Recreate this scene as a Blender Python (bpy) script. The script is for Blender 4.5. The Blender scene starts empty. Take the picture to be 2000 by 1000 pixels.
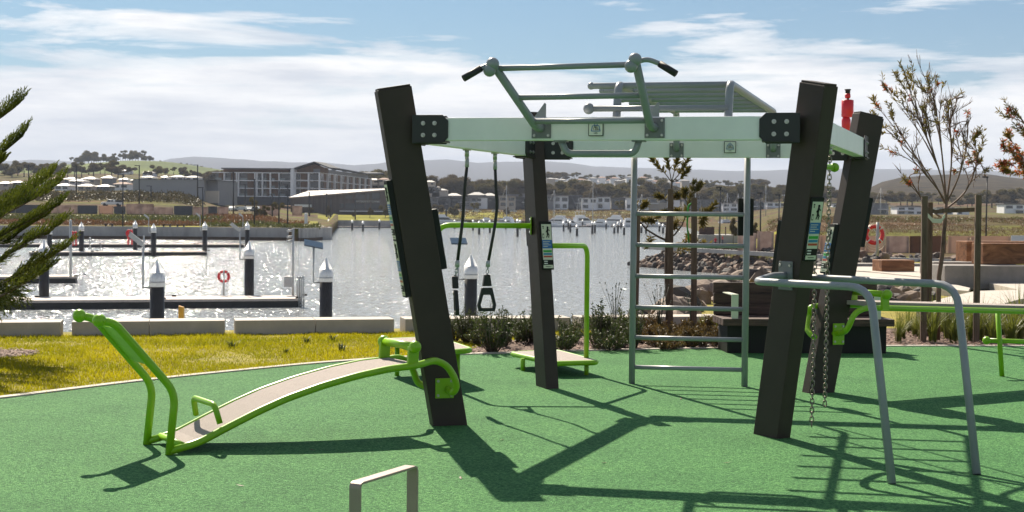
import bpy, bmesh, math, random
from mathutils import Vector as V, Matrix, noise
random.seed(7)
SC = bpy.context.scene
COL = SC.collection
F, CZ, HY, ROLL = 2800.0, 1.66, 415.0, math.radians(0.5)
PITCH = math.atan((500 - HY) / F)
fw = V((0, math.cos(PITCH), -math.sin(PITCH)))
_r = V((1, 0, 0)); _u = V((0, math.sin(PITCH), math.cos(PITCH)))
cr = _r * math.cos(ROLL) + _u * math.sin(ROLL)
cu = -_r * math.sin(ROLL) + _u * math.cos(ROLL)
EYE = V((0, 0, CZ))
PI = math.pi
WZ = -3.9            # water level
R = math.radians

# ---------- survey helpers: turn a measured sight line into a place on the ground / at a distance
def ray(px, py): return fw + cr * ((px - 1000) / F) - cu * ((py - 500) / F)
def gp(px, py, z=0.0):
    d = ray(px, py); return EYE + d * ((z - CZ) / d.z)
def at(px, py, Y):
    d = ray(px, py); return EYE + d * (Y / d.y)
def online(px, A, B, py=415):
    """point on ground line A-B seen at column px"""
    k = ray(px, py); k = k.x / k.y
    t = (k * A[1] - A[0]) / ((B[0] - A[0]) - k * (B[1] - A[1]))
    return V((A[0] + (B[0] - A[0]) * t, A[1] + (B[1] - A[1]) * t, 0))

# ---------- mesh builder
class MB:
    def __init__(s): s.bm = bmesh.new(); s.mi = 0
    def _tag(s, faces, smooth=False):
        for f in faces:
            f.material_index = s.mi; f.smooth = smooth
    def verts_faces(s, vs, fs, smooth=False):
        b = [s.bm.verts.new(v) for v in vs]
        out = []
        for f in fs:
            try: out.append(s.bm.faces.new([b[i] for i in f]))
            except ValueError: pass
        s._tag(out, smooth); return out
    def hexa(s, p):   # 8 points: bottom 0-3 ccw, top 4-7
        return s.verts_faces(p, [(3, 2, 1, 0), (4, 5, 6, 7), (0, 1, 5, 4), (1, 2, 6, 5), (2, 3, 7, 6), (3, 0, 4, 7)])
    def obox(s, c, ax, ay, az):   # centre and half-axis vectors
        c = V(c); ax = V(ax); ay = V(ay); az = V(az)
        return s.hexa([c - ax - ay - az, c + ax - ay - az, c + ax + ay - az, c - ax + ay - az,
                       c - ax - ay + az, c + ax - ay + az, c + ax + ay + az, c - ax + ay + az])
    def box(s, x0, x1, y0, y1, z0, z1):
        return s.obox(((x0+x1)/2, (y0+y1)/2, (z0+z1)/2), ((x1-x0)/2, 0, 0), (0, (y1-y0)/2, 0), (0, 0, (z1-z0)/2))
    def bar(s, a, b, w, h, up=(0, 0, 1)):  # box beam from a to b
        a = V(a); b = V(b); d = (b - a); L = d.length; d.normalize()
        sd = d.cross(V(up)).normalized(); u = sd.cross(d)
        return s.obox((a + b) / 2, d * (L / 2), sd * (w / 2), u * (h / 2))
    def ring(s, c, d, r, n, ref=None):
        d = V(d).normalized()
        if ref is None: ref = V((0, 0, 1)) if abs(d.z) < .9 else V((1, 0, 0))
        x = d.cross(ref).normalized(); y = d.cross(x)
        return [V(c) + (x * math.cos(2*PI*i/n) + y * math.sin(2*PI*i/n)) * r for i in range(n)]
    def sweep(s, pts, rad, n=10, caps=True, smooth=True):
        pts = [V(p) for p in pts]
        m = len(pts)
        rads = rad if isinstance(rad, (list, tuple)) else [rad] * m
        rings = []; ref = None
        for i, p in enumerate(pts):
            if i == 0: d = pts[1] - p
            elif i == m - 1: d = p - pts[i-1]
            else: d = (pts[i+1] - p).normalized() + (p - pts[i-1]).normalized()
            d.normalize()
            if ref is None:
                a = V((0, 0, 1)) if abs(d.z) < .9 else V((1, 0, 0))
                x = d.cross(a).normalized()
            else:
                x = (ref - d * ref.dot(d)).normalized()
            ref = x; y = d.cross(x)
            rings.append([s.bm.verts.new(p + (x * math.cos(2*PI*k/n) + y * math.sin(2*PI*k/n)) * rads[i]) for k in range(n)])
        fs = []
        for i in range(m - 1):
            for k in range(n):
                fs.append(s.bm.faces.new((rings[i][k], rings[i][(k+1) % n], rings[i+1][(k+1) % n], rings[i+1][k])))
        s._tag(fs, smooth)
        if caps:
            s._tag([s.bm.faces.new(rings[0][::-1]), s.bm.faces.new(rings[-1])])
    def tube(s, pts, r, bend=0.08, n=10, seg=5):
        """round tube through corner points with rounded bends"""
        pts = [V(p) for p in pts]; out = [pts[0]]
        for i in range(1, len(pts) - 1):
            p = pts[i]; a = pts[i-1] - p; b = pts[i+1] - p
            k = min(bend, a.length * .48, b.length * .48)
            A = p + a.normalized() * k; B = p + b.normalized() * k
            for j in range(seg + 1):
                t = j / seg
                out.append(A * (1-t)**2 + p * 2*t*(1-t) + B * t*t)
        out.append(pts[-1])
        s.sweep(out, r, n)
    def cyl(s, a, b, r0, r1=None, n=12, smooth=True): s.sweep([a, b], [r0, r0 if r1 is None else r1], n, True, smooth)
    def sphere(s, c, r, u=14, v=9, sc=(1, 1, 1)):
        g = bmesh.ops.create_uvsphere(s.bm, u_segments=u, v_segments=v, radius=1,
            matrix=Matrix.Translation(V(c)) @ Matrix.Diagonal((r*sc[0], r*sc[1], r*sc[2], 1)))
        s._tag({f for w in g['verts'] for f in w.link_faces}, True)
    def prism(s, poly, d):  # polygon (3D points, planar) extruded by vector d
        poly = [V(p) for p in poly]; d = V(d); n = len(poly)
        fs = [tuple(range(n)), tuple(range(2*n-1, n-1, -1))] + [(i, i+n, (i+1) % n + n, (i+1) % n) for i in range(n)]
        r = s.verts_faces(poly + [p + d for p in poly], fs)
        return r
    def lathe(s, prof, c=(0, 0, 0), n=16):  # (r,z) profile
        c = V(c); rings = []
        for r, z in prof:
            rings.append([s.bm.verts.new(c + V((r*math.cos(2*PI*k/n), r*math.sin(2*PI*k/n), z))) for k in range(n)])
        fs = []
        for i in range(len(prof) - 1):
            for k in range(n):
                fs.append(s.bm.faces.new((rings[i][k], rings[i][(k+1) % n], rings[i+1][(k+1) % n], rings[i+1][k])))
        s._tag(fs, True)
        s._tag([s.bm.faces.new(rings[0][::-1]), s.bm.faces.new(rings[-1])])
    def text(s, txt, size, M4, depth=.01, align='CENTER'):
        cu_ = bpy.data.curves.new('t', 'FONT'); cu_.body = txt; cu_.size = size; cu_.extrude = depth
        cu_.align_x = align; cu_.align_y = 'CENTER'; cu_.resolution_u = 2
        o = bpy.data.objects.new('t', cu_); COL.objects.link(o)
        dg = bpy.context.evaluated_depsgraph_get(); dg.update()
        me = bpy.data.meshes.new_from_object(o.evaluated_get(dg))
        me.transform(M4); n0 = len(s.bm.faces); s.bm.from_mesh(me); s.bm.faces.ensure_lookup_table()
        for f in s.bm.faces[n0:]: f.material_index = s.mi
        bpy.data.objects.remove(o); bpy.data.curves.remove(cu_); bpy.data.meshes.remove(me)
    def build(s, name, mats, parent=None, bevel=0, recalc=True, origin=None):
        bm = s.bm
        if recalc: bmesh.ops.recalc_face_normals(bm, faces=bm.faces)
        if bevel:
            es = [e for e in bm.edges if len(e.link_faces) == 2 and e.calc_face_angle(0) > .7]
            bmesh.ops.bevel(bm, geom=es, offset=bevel, segments=2, affect='EDGES', profile=.6, clamp_overlap=True)
        loc = V((0, 0, 0))
        if parent is not None:
            bm.transform(wm(parent).inverted())
        else:
            if origin is None and len(bm.verts):
                xs = [v.co.x for v in bm.verts]; ys = [v.co.y for v in bm.verts]; zs = [v.co.z for v in bm.verts]
                loc = V(((min(xs)+max(xs))/2, (min(ys)+max(ys))/2, min(zs)))
            elif origin is not None: loc = V(origin)
            bm.transform(Matrix.Translation(-loc))
        me = bpy.data.meshes.new(name); bm.to_mesh(me); bm.free()
        for m in (mats if isinstance(mats, (list, tuple)) else [mats]): me.materials.append(m)
        o = bpy.data.objects.new(name, me); COL.objects.link(o); o.location = loc
        if parent is not None: o.parent = parent
        return o

def wm(o):
    m = o.matrix_basis.copy()
    return m if o.parent is None else wm(o.parent) @ m
def tag(o, label=None, cat=None, group=None, kind=None):
    if label: o['label'] = label
    if cat: o['category'] = cat
    if group: o['group'] = group
    if kind: o['kind'] = kind
    return o
def thing(name, label, cat, loc=(0, 0, 0), rz=0, group=None, sc=1):
    o = bpy.data.objects.new(name, None); COL.objects.link(o)
    o.empty_display_size = .2
    o.location = loc; o.rotation_euler = (0, 0, rz); o.scale = (sc, sc, sc)
    return tag(o, label, cat, group)
def kids(o): return [c for c in bpy.data.objects if c.parent == o]
def copy_tree(o, parent=None):
    c = o.copy(); COL.objects.link(c)
    if parent is not None: c.parent = parent
    for ch in kids(o): copy_tree(ch, c)
    return c
def place(src, loc, rz=0, sc=1, label=None, group=None):
    c = copy_tree(src); c.location = loc; c.rotation_euler = (0, 0, rz)
    c.scale = (sc, sc, sc) if isinstance(sc, (int, float)) else sc
    if label: c['label'] = label
    if group: c['group'] = group
    return c
def struct(o): o['kind'] = 'structure'; return o

# ---------- materials
def newmat(name):
    m = bpy.data.materials.new(name); m.use_nodes = True
    nt = m.node_tree; return m, nt, nt.nodes['Principled BSDF']
def nd(nt, t, **kw):
    n = nt.nodes.new(t)
    for k, v in kw.items():
        if k.startswith('i_'):
            key = k[2:]; key = int(key) if key.isdigit() else key.replace('_', ' ')
            n.inputs[key].default_value = v
        else: setattr(n, k, v)
    return n
def ramp(nt, stops):
    n = nt.nodes.new('ShaderNodeValToRGB'); e = n.color_ramp.elements
    while len(e) < len(stops): e.new(.5)
    for el, (p, c) in zip(e, stops): el.position = p; el.color = (*c, 1)
    return n
def mul(c, k): return tuple(min(1, x * k) for x in c)
def M(name, col, rough=.55, metal=0, var=.18, scale=6, bump=0, bscale=40, col2=None, stretch=None, spec=.5, coords='Object', detail=5, trans=0):
    m, nt, p = newmat(name); L = nt.links.new
    tc = nd(nt, 'ShaderNodeTexCoord'); mp = nd(nt, 'ShaderNodeMapping')
    if stretch: mp.inputs['Scale'].default_value = stretch
    L(tc.outputs[coords], mp.inputs[0])
    n = nd(nt, 'ShaderNodeTexNoise', i_Scale=scale, i_Detail=detail, i_Roughness=.6); L(mp.outputs[0], n.inputs[0])
    rp = ramp(nt, [(.28, mul(col, 1-var)), (.72, mul(col2 or col, 1+var))]); L(n.outputs['Fac'], rp.inputs[0])
    L(rp.outputs[0], p.inputs['Base Color'])
    p.inputs['Roughness'].default_value = rough; p.inputs['Metallic'].default_value = metal
    p.inputs['Specular IOR Level'].default_value = spec
    if bump:
        b = nd(nt, 'ShaderNodeTexNoise', i_Scale=bscale, i_Detail=4); L(mp.outputs[0], b.inputs[0])
        bp = nd(nt, 'ShaderNodeBump', i_Strength=bump, i_Distance=.02); L(b.outputs['Fac'], bp.inputs['Height']); L(bp.outputs[0], p.inputs['Normal'])
    if trans:
        t = nd(nt, 'ShaderNodeBsdfTranslucent'); L(rp.outputs[0], t.inputs[0])
        mx = nd(nt, 'ShaderNodeMixShader', i_0=trans); L(p.outputs[0], mx.inputs[1]); L(t.outputs[0], mx.inputs[2])
        L(mx.outputs[0], nt.nodes['Material Output'].inputs[0])
    return m
MT = {}
MT['post'] = M('dark_powdercoat', (.046, .0315, .0255), .55, spec=.3, var=.12, scale=3, bump=.15, bscale=900)
MT['plate'] = M('black_plate', (.016, .016, .018), .45, var=.1)
MT['mint'] = M('pale_beam_paint', (.80, .79, .785), .42, var=.05, scale=4, bump=.04, bscale=300)
MT['grey'] = M('grey_tube_paint', (.26, .27, .29), .35, var=.07, scale=5)
MT['dgrey'] = M('grey_bracket', (.17, .17, .18), .45, var=.1)
MT['green'] = M('lime_powdercoat', (.235, .455, .007), .35, var=.08, scale=5)
MT['chain'] = M('dull_chain_steel', (.27, .235, .19), .4, .8, var=.3, scale=60)
MT['steel'] = M('galvanised_steel', (.45, .44, .42), .38, .85, var=.2, scale=60)
MT['deck'] = M('grit_deck', (.37, .315, .285), .85, var=.22, scale=220, bump=.5, bscale=420)
MT['rubber'] = M('black_rubber', (.012, .012, .013), .55, var=.1)
MT['grip'] = M('black_grip', (.02, .018, .018), .6)
MT['white'] = M('white_panel', (.72, .72, .66), .45, var=.04)
MT['cream'] = M('cream_panel', (.60, .60, .47), .45, var=.04)
MT['blue'] = M('blue_panel', (.02, .13, .38), .4, var=.05)
MT['grn'] = M('green_panel', (.03, .32, .04), .4, var=.05)
MT['teal'] = M('teal_panel', (.03, .2, .36), .4, var=.05)
MT['red'] = M('red_panel', (.45, .06, .03), .4, var=.05)
MT['ink'] = M('dark_ink', (.012, .012, .011), .6, spec=.25)
MT['concrete'] = M('concrete', (.23, .21, .195), .85, var=.16, scale=5, bump=.25, bscale=60, detail=9)
MT['pale'] = M('pale_concrete', (.44, .395, .345), .85, var=.12, scale=3, bump=.15, bscale=50, detail=9)
MT['quay'] = M('quay_concrete', (.30, .29, .28), .9, var=.25, scale=.6, bump=.2, bscale=6, stretch=(1, 1, .35), detail=9)
MT['redpaint'] = M('red_paint', (.55, .012, .02), .4, var=.1)
MT['whitepaint'] = M('white_paint', (.75, .75, .73), .45, var=.06)
MT['foil'] = M('reflective_band', (.6, .6, .6), .3, .3, var=.05)
MT['pile'] = M('black_pile_sleeve', (.020, .018, .017), .5, var=.3, scale=3)
MT['pilecap'] = M('white_pile_cap', (.70, .71, .72), .4, var=.06)
MT['galv'] = M('dull_zinc', (.40, .41, .42), .5, .3, var=.12, scale=20)
MT['lamppost'] = M('black_lamp_post', (.02, .02, .022), .5)
MT['solar'] = M('solar_glass', (.03, .05, .08), .15, var=.1)
MT['yellow'] = M('yellow_paint', (.55, .28, .02), .5)

def timber(name, c1, c2, scale=1.0, axis='X'):
    m, nt, p = newmat(name); L = nt.links.new
    tc = nd(nt, 'ShaderNodeTexCoord'); mp = nd(nt, 'ShaderNodeMapping')
    s = {'X': (.9, 9, 9), 'Z': (9, 9, .7)}[axis]
    mp.inputs['Scale'].default_value = tuple(v * scale for v in s); L(tc.outputs['Object'], mp.inputs[0])
    n = nd(nt, 'ShaderNodeTexNoise', i_Scale=2.2, i_Detail=8, i_Roughness=.65, i_Distortion=.9); L(mp.outputs[0], n.inputs[0])
    rp = ramp(nt, [(.3, mul(c1, .35)), (.45, c1), (.7, c2)]); L(n.outputs['Fac'], rp.inputs[0]); L(rp.outputs[0], p.inputs['Base Color'])
    bp = nd(nt, 'ShaderNodeBump', i_Strength=.4, i_Distance=.01); L(n.outputs['Fac'], bp.inputs['Height']); L(bp.outputs[0], p.inputs['Normal'])
    p.inputs['Roughness'].default_value = .7; return m
MT['slat'] = timber('dark_bench_timber', (.055, .028, .022), (.12, .065, .05))
MT['sleeper'] = timber('weathered_sleeper', (.20, .080, .030), (.36, .175, .078), .32)
MT['stake'] = timber('hardwood_stake', (.10, .06, .038), (.19, .125, .085), 1.2, 'Z')
MT['twig'] = M('reddish_twigs', (.10, .055, .038), .7, var=.3, scale=5, col2=(.20, .12, .085))
MT['bark'] = timber('tree_bark', (.065, .045, .032), (.15, .11, .085), 2.0, 'Z')

def leafmat(name, c, c2, scale=3, trans=.35, rough=.5, spec=.35):
    return M(name, c, rough, var=.3, scale=scale, col2=c2, trans=trans, spec=spec)
MT['pine'] = leafmat('pine_needles', (.035, .060, .008), (.12, .14, .016), 2.5, .35)
MT['shrub'] = leafmat('shrub_leaves', (.030, .048, .012), (.075, .095, .025), 3, .3)
MT['russet'] = leafmat('russet_groundcover', (.09, .05, .02), (.14, .10, .03), 4, .3)
MT['strap'] = leafmat('strappy_leaves', (.07, .10, .015), (.20, .21, .035), 3, .4)
MT['banksia'] = leafmat('banksia_leaves', (.06, .065, .02), (.20, .15, .04), 2.2, .35)
MT['calli'] = leafmat('bottlebrush_leaves', (.10, .10, .02), (.22, .16, .03), 4, .4)
MT['callired'] = leafmat('bottlebrush_flowers', (.42, .05, .03), (.5, .15, .06), 4, .4)
MT['fartree'] = leafmat('eucalypt_foliage', (.075, .062, .033), (.17, .13, .065), .25, .3, 1, 0)
MT['fartree2'] = leafmat('olive_foliage', (.08, .074, .03), (.185, .15, .055), .3, .3, 1, 0)
MT['reed'] = leafmat('reed_stems', (.05, .07, .06), (.10, .12, .08), 4, .2)

# rubber surface
m, nt, p = newmat('green_rubber_surface'); L = nt.links.new; MT['epdm'] = m
tc = nd(nt, 'ShaderNodeTexCoord')
n1 = nd(nt, 'ShaderNodeTexNoise', i_Scale=62, i_Detail=3, i_Roughness=.75); L(tc.outputs['Object'], n1.inputs[0])
n2 = nd(nt, 'ShaderNodeTexNoise', i_Scale=1.1, i_Detail=6, i_Roughness=.65); L(tc.outputs['Object'], n2.inputs[0])
n3 = nd(nt, 'ShaderNodeTexVoronoi', i_Scale=150); L(tc.outputs['Object'], n3.inputs[0])
r1 = ramp(nt, [(.32, (.016, .088, .022)), (.5, (.068, .255, .066)), (.68, (.185, .47, .14))]); L(n1.outputs['Fac'], r1.inputs[0])
r2 = ramp(nt, [(.28, (.74, .80, .76)), (.5, (1, 1, 1)), (.74, (1.25, 1.12, 1.1))]); L(n2.outputs['Fac'], r2.inputs[0])
mx = nd(nt, 'ShaderNodeMix', data_type='RGBA', blend_type='MULTIPLY', i_0=1.0); L(r1.outputs[0], mx.inputs[6]); L(r2.outputs[0], mx.inputs[7])
L(mx.outputs[2], p.inputs['Base Color']); p.inputs['Roughness'].default_value = .85; p.inputs['Specular IOR Level'].default_value = .3
ad = nd(nt, 'ShaderNodeMath', operation='ADD'); L(n1.outputs['Fac'], ad.inputs[0]); L(n3.outputs['Distance'], ad.inputs[1])
bp = nd(nt, 'ShaderNodeBump', i_Strength=1.0, i_Distance=.016); L(ad.outputs[0], bp.inputs['Height']); L(bp.outputs[0], p.inputs['Normal'])

MT['soil'] = M('lawn_soil', (.19, .17, .006), .95, var=.3, scale=3, col2=(.24, .19, .012), bump=.6, bscale=60, detail=8)
MT['blade'] = M('lawn_blades', (.215, .24, .003), .6, var=.25, scale=.8, col2=(.34, .29, .008), trans=.6, spec=.3, detail=8)
MT['mulch'] = M('bark_mulch', (.10, .055, .038), .9, var=.5, scale=28, bump=.9, bscale=45)
MT['chip'] = M('mulch_chips', (.15, .085, .06), .85, var=.6, scale=9, col2=(.24, .15, .115))
MT['rock'] = M('basalt_rock', (.115, .085, .070), .85, var=.55, scale=.9, col2=(.20, .15, .12), bump=.7, bscale=7, detail=9, coords='Generated')
MT['rock2'] = M('brown_rock', (.145, .098, .073), .85, var=.55, scale=1.3, col2=(.22, .16, .125), bump=.7, bscale=7, detail=9, coords='Generated')
MT['rock3'] = M('charcoal_rock', (.055, .048, .046), .85, var=.5, scale=1.3, bump=.7, bscale=7, detail=9, coords='Generated')

# water
m, nt, p = newmat('harbour_water'); L = nt.links.new; MT['water'] = m
tc = nd(nt, 'ShaderNodeTexCoord')
p.inputs['Base Color'].default_value = (.34, .355, .36, 1); p.inputs['Roughness'].default_value = .07; p.inputs['IOR'].default_value = 1.33
mp = nd(nt, 'ShaderNodeMapping'); mp.inputs['Scale'].default_value = (.8, 1.25, 1); L(tc.outputs['Object'], mp.inputs[0])
a1 = nd(nt, 'ShaderNodeTexNoise', i_Scale=1.3, i_Detail=4, i_Roughness=.6); L(mp.outputs[0], a1.inputs[0])
bp = nd(nt, 'ShaderNodeBump', i_Strength=1.0, i_Distance=.09); L(a1.outputs['Fac'], bp.inputs['Height'])
# wave facets: each ripple face leans its own way, a few of them towards the sun
vo = nd(nt, 'ShaderNodeTexVoronoi', i_Scale=7.5); L(mp.outputs[0], vo.inputs[0])
sb = nd(nt, 'ShaderNodeVectorMath', operation='SUBTRACT'); L(vo.outputs['Color'], sb.inputs[0]); sb.inputs[1].default_value = (.5, .5, .5)
sq = nd(nt, 'ShaderNodeVectorMath', operation='MULTIPLY'); L(sb.outputs[0], sq.inputs[0]); L(sb.outputs[0], sq.inputs[1])
cu3 = nd(nt, 'ShaderNodeVectorMath', operation='MULTIPLY'); L(sq.outputs[0], cu3.inputs[0]); L(sb.outputs[0], cu3.inputs[1])
ms = nd(nt, 'ShaderNodeVectorMath', operation='MULTIPLY'); L(cu3.outputs[0], ms.inputs[0]); ms.inputs[1].default_value = (3.2, 4.4, 0)
av = nd(nt, 'ShaderNodeVectorMath', operation='ADD'); L(bp.outputs[0], av.inputs[0]); L(ms.outputs[0], av.inputs[1])
nv_ = nd(nt, 'ShaderNodeVectorMath', operation='NORMALIZE'); L(av.outputs[0], nv_.inputs[0]); L(nv_.outputs[0], p.inputs['Normal'])

# ---------- camera
cam = bpy.data.cameras.new('camera'); co = bpy.data.objects.new('camera', cam); COL.objects.link(co)
cam.sensor_width = 36; cam.lens = 36 * F / 2000; cam.clip_end = 30000; cam.clip_start = .1
co.matrix_world = Matrix(((cr.x, cu.x, -fw.x, 0), (cr.y, cu.y, -fw.y, 0), (cr.z, cu.z, -fw.z, CZ), (0, 0, 0, 1)))
cam.dof.use_dof = True; cam.dof.focus_distance = 12.0; cam.dof.aperture_fstop = 9
SC.camera = co

# ---------- light
SUN = V((-.87, 2.45, 2.30)).normalized()
EL = math.asin(SUN.z); AZ = math.atan2(SUN.x, SUN.y)     # azimuth from +Y towards +X
sl = bpy.data.lights.new('sun', 'SUN'); sl.energy = 4.8; sl.angle = R(.5); sl.color = (1.0, .90, .74)
so = bpy.data.objects.new('sun', sl); COL.objects.link(so); so.rotation_euler = (-SUN).to_track_quat('-Z', 'Y').to_euler(); so.location = SUN * 50
w = bpy.data.worlds.new('World'); SC.world = w; w.use_nodes = True
nt = w.node_tree; L = nt.links.new; bg = nt.nodes['Background']; bg.inputs[1].default_value = .06
sky = nd(nt, 'ShaderNodeTexSky', sky_type='NISHITA', sun_disc=False, sun_elevation=EL, sun_rotation=AZ, altitude=0, air_density=1.0, dust_density=.6, ozone_density=2.5)
tc = nd(nt, 'ShaderNodeTexCoord'); sp = nd(nt, 'ShaderNodeSeparateXYZ'); L(tc.outputs['Generated'], sp.inputs[0])
mp = nd(nt, 'ShaderNodeMapping'); mp.inputs['Scale'].default_value = (3.0, 3.0, 24); mp.inputs['Location'].default_value = (1.7, .4, 3.1); L(tc.outputs['Generated'], mp.inputs[0])
c1 = nd(nt, 'ShaderNodeTexNoise', i_Scale=2.0, i_Detail=12, i_Roughness=.60, i_Distortion=.4); L(mp.outputs[0], c1.inputs[0])
# cover thickens towards the horizon; more added overhead, unseen, to whiten the ambient
mr = ramp(nt, [(0, (.95,)*3), (.05, (.74,)*3), (.088, (.63,)*3), (.118, (.49,)*3), (.15, (.38,)*3), (.22, (.38,)*3), (.5, (.46,)*3)]); L(sp.outputs['Z'], mr.inputs[0])
ad = nd(nt, 'ShaderNodeMath', operation='ADD'); L(c1.outputs['Fac'], ad.inputs[0]); L(mr.outputs[0], ad.inputs[1])
ad2 = nd(nt, 'ShaderNodeMath', operation='SUBTRACT', i_1=.5); L(ad.outputs[0], ad2.inputs[0]); ad = ad2
cr_ = ramp(nt, [(.45, (0, 0, 0)), (.52, (.62, .62, .62)), (.63, (1, 1, 1))]); L(ad.outputs[0], cr_.inputs[0])
mpb = nd(nt, 'ShaderNodeMapping'); mpb.inputs['Scale'].default_value = (5, 5, 42); L(tc.outputs['Generated'], mpb.inputs[0])
c2 = nd(nt, 'ShaderNodeTexNoise', i_Scale=1.0, i_Detail=10, i_Roughness=.68); L(mpb.outputs[0], c2.inputs[0])
cc = ramp(nt, [(.36, (6.0, 6.3, 6.8)), (.58, (9.6, 9.45, 9.2))]); L(c2.outputs['Fac'], cc.inputs[0])
for e in cc.color_ramp.elements: pass
tint = nd(nt, 'ShaderNodeMix', data_type='RGBA', blend_type='MULTIPLY', i_0=1.0); L(sky.outputs[0], tint.inputs[6]); tint.inputs[7].default_value = (.31, .49, .585, 1)
mx = nd(nt, 'ShaderNodeMix', data_type='RGBA'); L(cr_.outputs[0], mx.inputs[0]); L(tint.outputs[2], mx.inputs[6]); L(cc.outputs[0], mx.inputs[7])
L(mx.outputs[2], bg.inputs[0])
SC.view_settings.view_transform = 'Standard'; SC.view_settings.look = 'None'; SC.view_settings.exposure = 1.08; SC.view_settings.gamma = 1
SC.cycles.use_denoising = True
SC.cycles.max_bounces = 6; SC.cycles.volume_bounces = 0; SC.cycles.sample_clamp_indirect = 6; SC.cycles.sample_clamp_direct = 0
# =====================================================================  FITNESS RIG
POSTS = []   # base, lean direction angle, lean
def ppos(px, py, z=0): return gp(px, py, z)
H = 2.6
spec = [((876, 829), 197, .46), ((1507, 851), -60, .46), ((1598, 766), 20, .50), ((1069, 756), 110, .50)]  # FL FR BR BL
TH, PZ = .27, .13
for (px, py), ang, ln in spec:
    b = gp(px, py); a = R(ang); wd = V((math.cos(a), math.sin(a), 0))
    POSTS.append((b, wd, ln))
def pax(i, z): b, wd, ln = POSTS[i]; return b + wd * (ln * z / H) + V((0, 0, z))
FL, FR, BR, BL = range(4)
JZ = 2.288
J = [pax(i, JZ) for i in range(4)]
rig = thing('fitness_rig', 'large outdoor fitness rig of four leaning dark posts joined by pale beams, on green rubber', 'fitness rig', ((J[0]+J[2])/2).to_2d().to_3d())
for i in range(4):
    b, wd, ln = POSTS[i]
    ax = (wd * ln + V((0, 0, H))).normalized()
    wv = (wd - ax * wd.dot(ax)).normalized(); nv = ax.cross(wv).normalized()
    mb = MB(); top = pax(i, H)
    lo, hi = [], []
    for sw, sn in ((-1, -1), (1, -1), (1, 1), (-1, 1)):
        o = wv * sw * TH/2 + nv * sn * PZ/2
        t = top + o; lo.append(t + ax * ((-.01 - t.z) / ax.z)); hi.append(t)
    mb.hexa(lo + hi)
    pt = mb.build('post', MT['post'], rig, bevel=.007)
    mb = MB(); c = top + ax * .008
    mb.obox(c, wv * (TH/2 - .008), nv * (PZ/2 - .008), ax * .008); mb.build('post_cap', MT['post'], pt, bevel=.004)
BW, BH = .10, .172
def beam(i, j):
    d = (J[j] - J[i]).normalized(); mb = MB()
    mb.bar(J[i] + d * (.145 if i == FL else .10), J[j] - d * .10, BW, BH); o = mb.build('beam', MT['mint'], rig, bevel=.006); return o, d
beams = {}
for i, j in ((FL, FR), (FL, BL), (BL, BR), (FR, BR)):
    beams[i, j] = beam(i, j)
def plates(i, j, end, L=.40, hs=.218, st=.12):
    """octagon-ended side plates and a bottom plate joining the beam to post `end`"""
    d = beams[i, j][1]; d = d if end == i else -d
    sd = d.cross(V((0, 0, 1))).normalized(); P = J[end]
    u = V((0, 0, 1)); k = .045
    for s in (-1, 1):
        c = P + sd * s * (BW/2 + .001)
        poly = [c + d*st - u*hs/2, c + d*(L-k) - u*hs/2, c + d*L - u*(hs/2-k), c + d*L + u*(hs/2-k), c + d*(L-k) + u*hs/2, c + d*st + u*hs/2]
        mb = MB(); mb.prism(poly, sd * s * .013); pl = mb.build('connector_plate', MT['plate'], rig, bevel=.003)
        for dx in (L - .105, L - .195):
            for dz in (-.045, .045):
                q = c + d*dx + u*dz + sd*s*.013
                mb = MB(); mb.cyl(q, q + sd*s*.004, .017, n=12); mb.cyl(q + sd*s*.004, q + sd*s*.014, .011, .010, n=6, smooth=False)
                mb.build('bolt', MT['steel'], pl)
    mb = MB(); c = P - u * (BH/2 + .008); mb.obox(c + d*(L/2+.06), d*(L/2-.08), sd*(BW/2+.03), u*.006); mb.build('base_flange', MT['plate'], rig)
for (i, j) in beams:
    plates(i, j, i, st=.118 if i == FL else .10); plates(i, j, j, L=.38, st=.09)
def onbeam(i, j, px, py=280): return online(px, J[i], J[j], py)
fd = beams[FL, FR][1]; fn = fd.cross(V((0, 0, 1))).normalized()      # towards camera
if fn.y > 0: fn = -fn
bd = beams[BL, BR][1]; bn = bd.cross(V((0, 0, 1))).normalized()
if bn.y > 0: bn = -bn
def bracket(parent, c, n, d, s=.145, h=.145, mat='dgrey'):
    """square flange plate with four bolts, facing n"""
    u = V((0, 0, 1)); mb = MB(); mb.obox(c + n*.006, d*s/2, u*h/2, n*.006); o = mb.build('mounting_plate', MT[mat], parent, bevel=.004)
    for a in (-1, 1):
        for b in (-1, 1):
            q = c + d*a*s*.36 + u*b*h*.36 + n*.012; mb = MB(); mb.cyl(q, q+n*.009, .012, .010, n=8); mb.build('bolt', MT['steel'], parent if parent.parent is not None else o)
    return o
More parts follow.
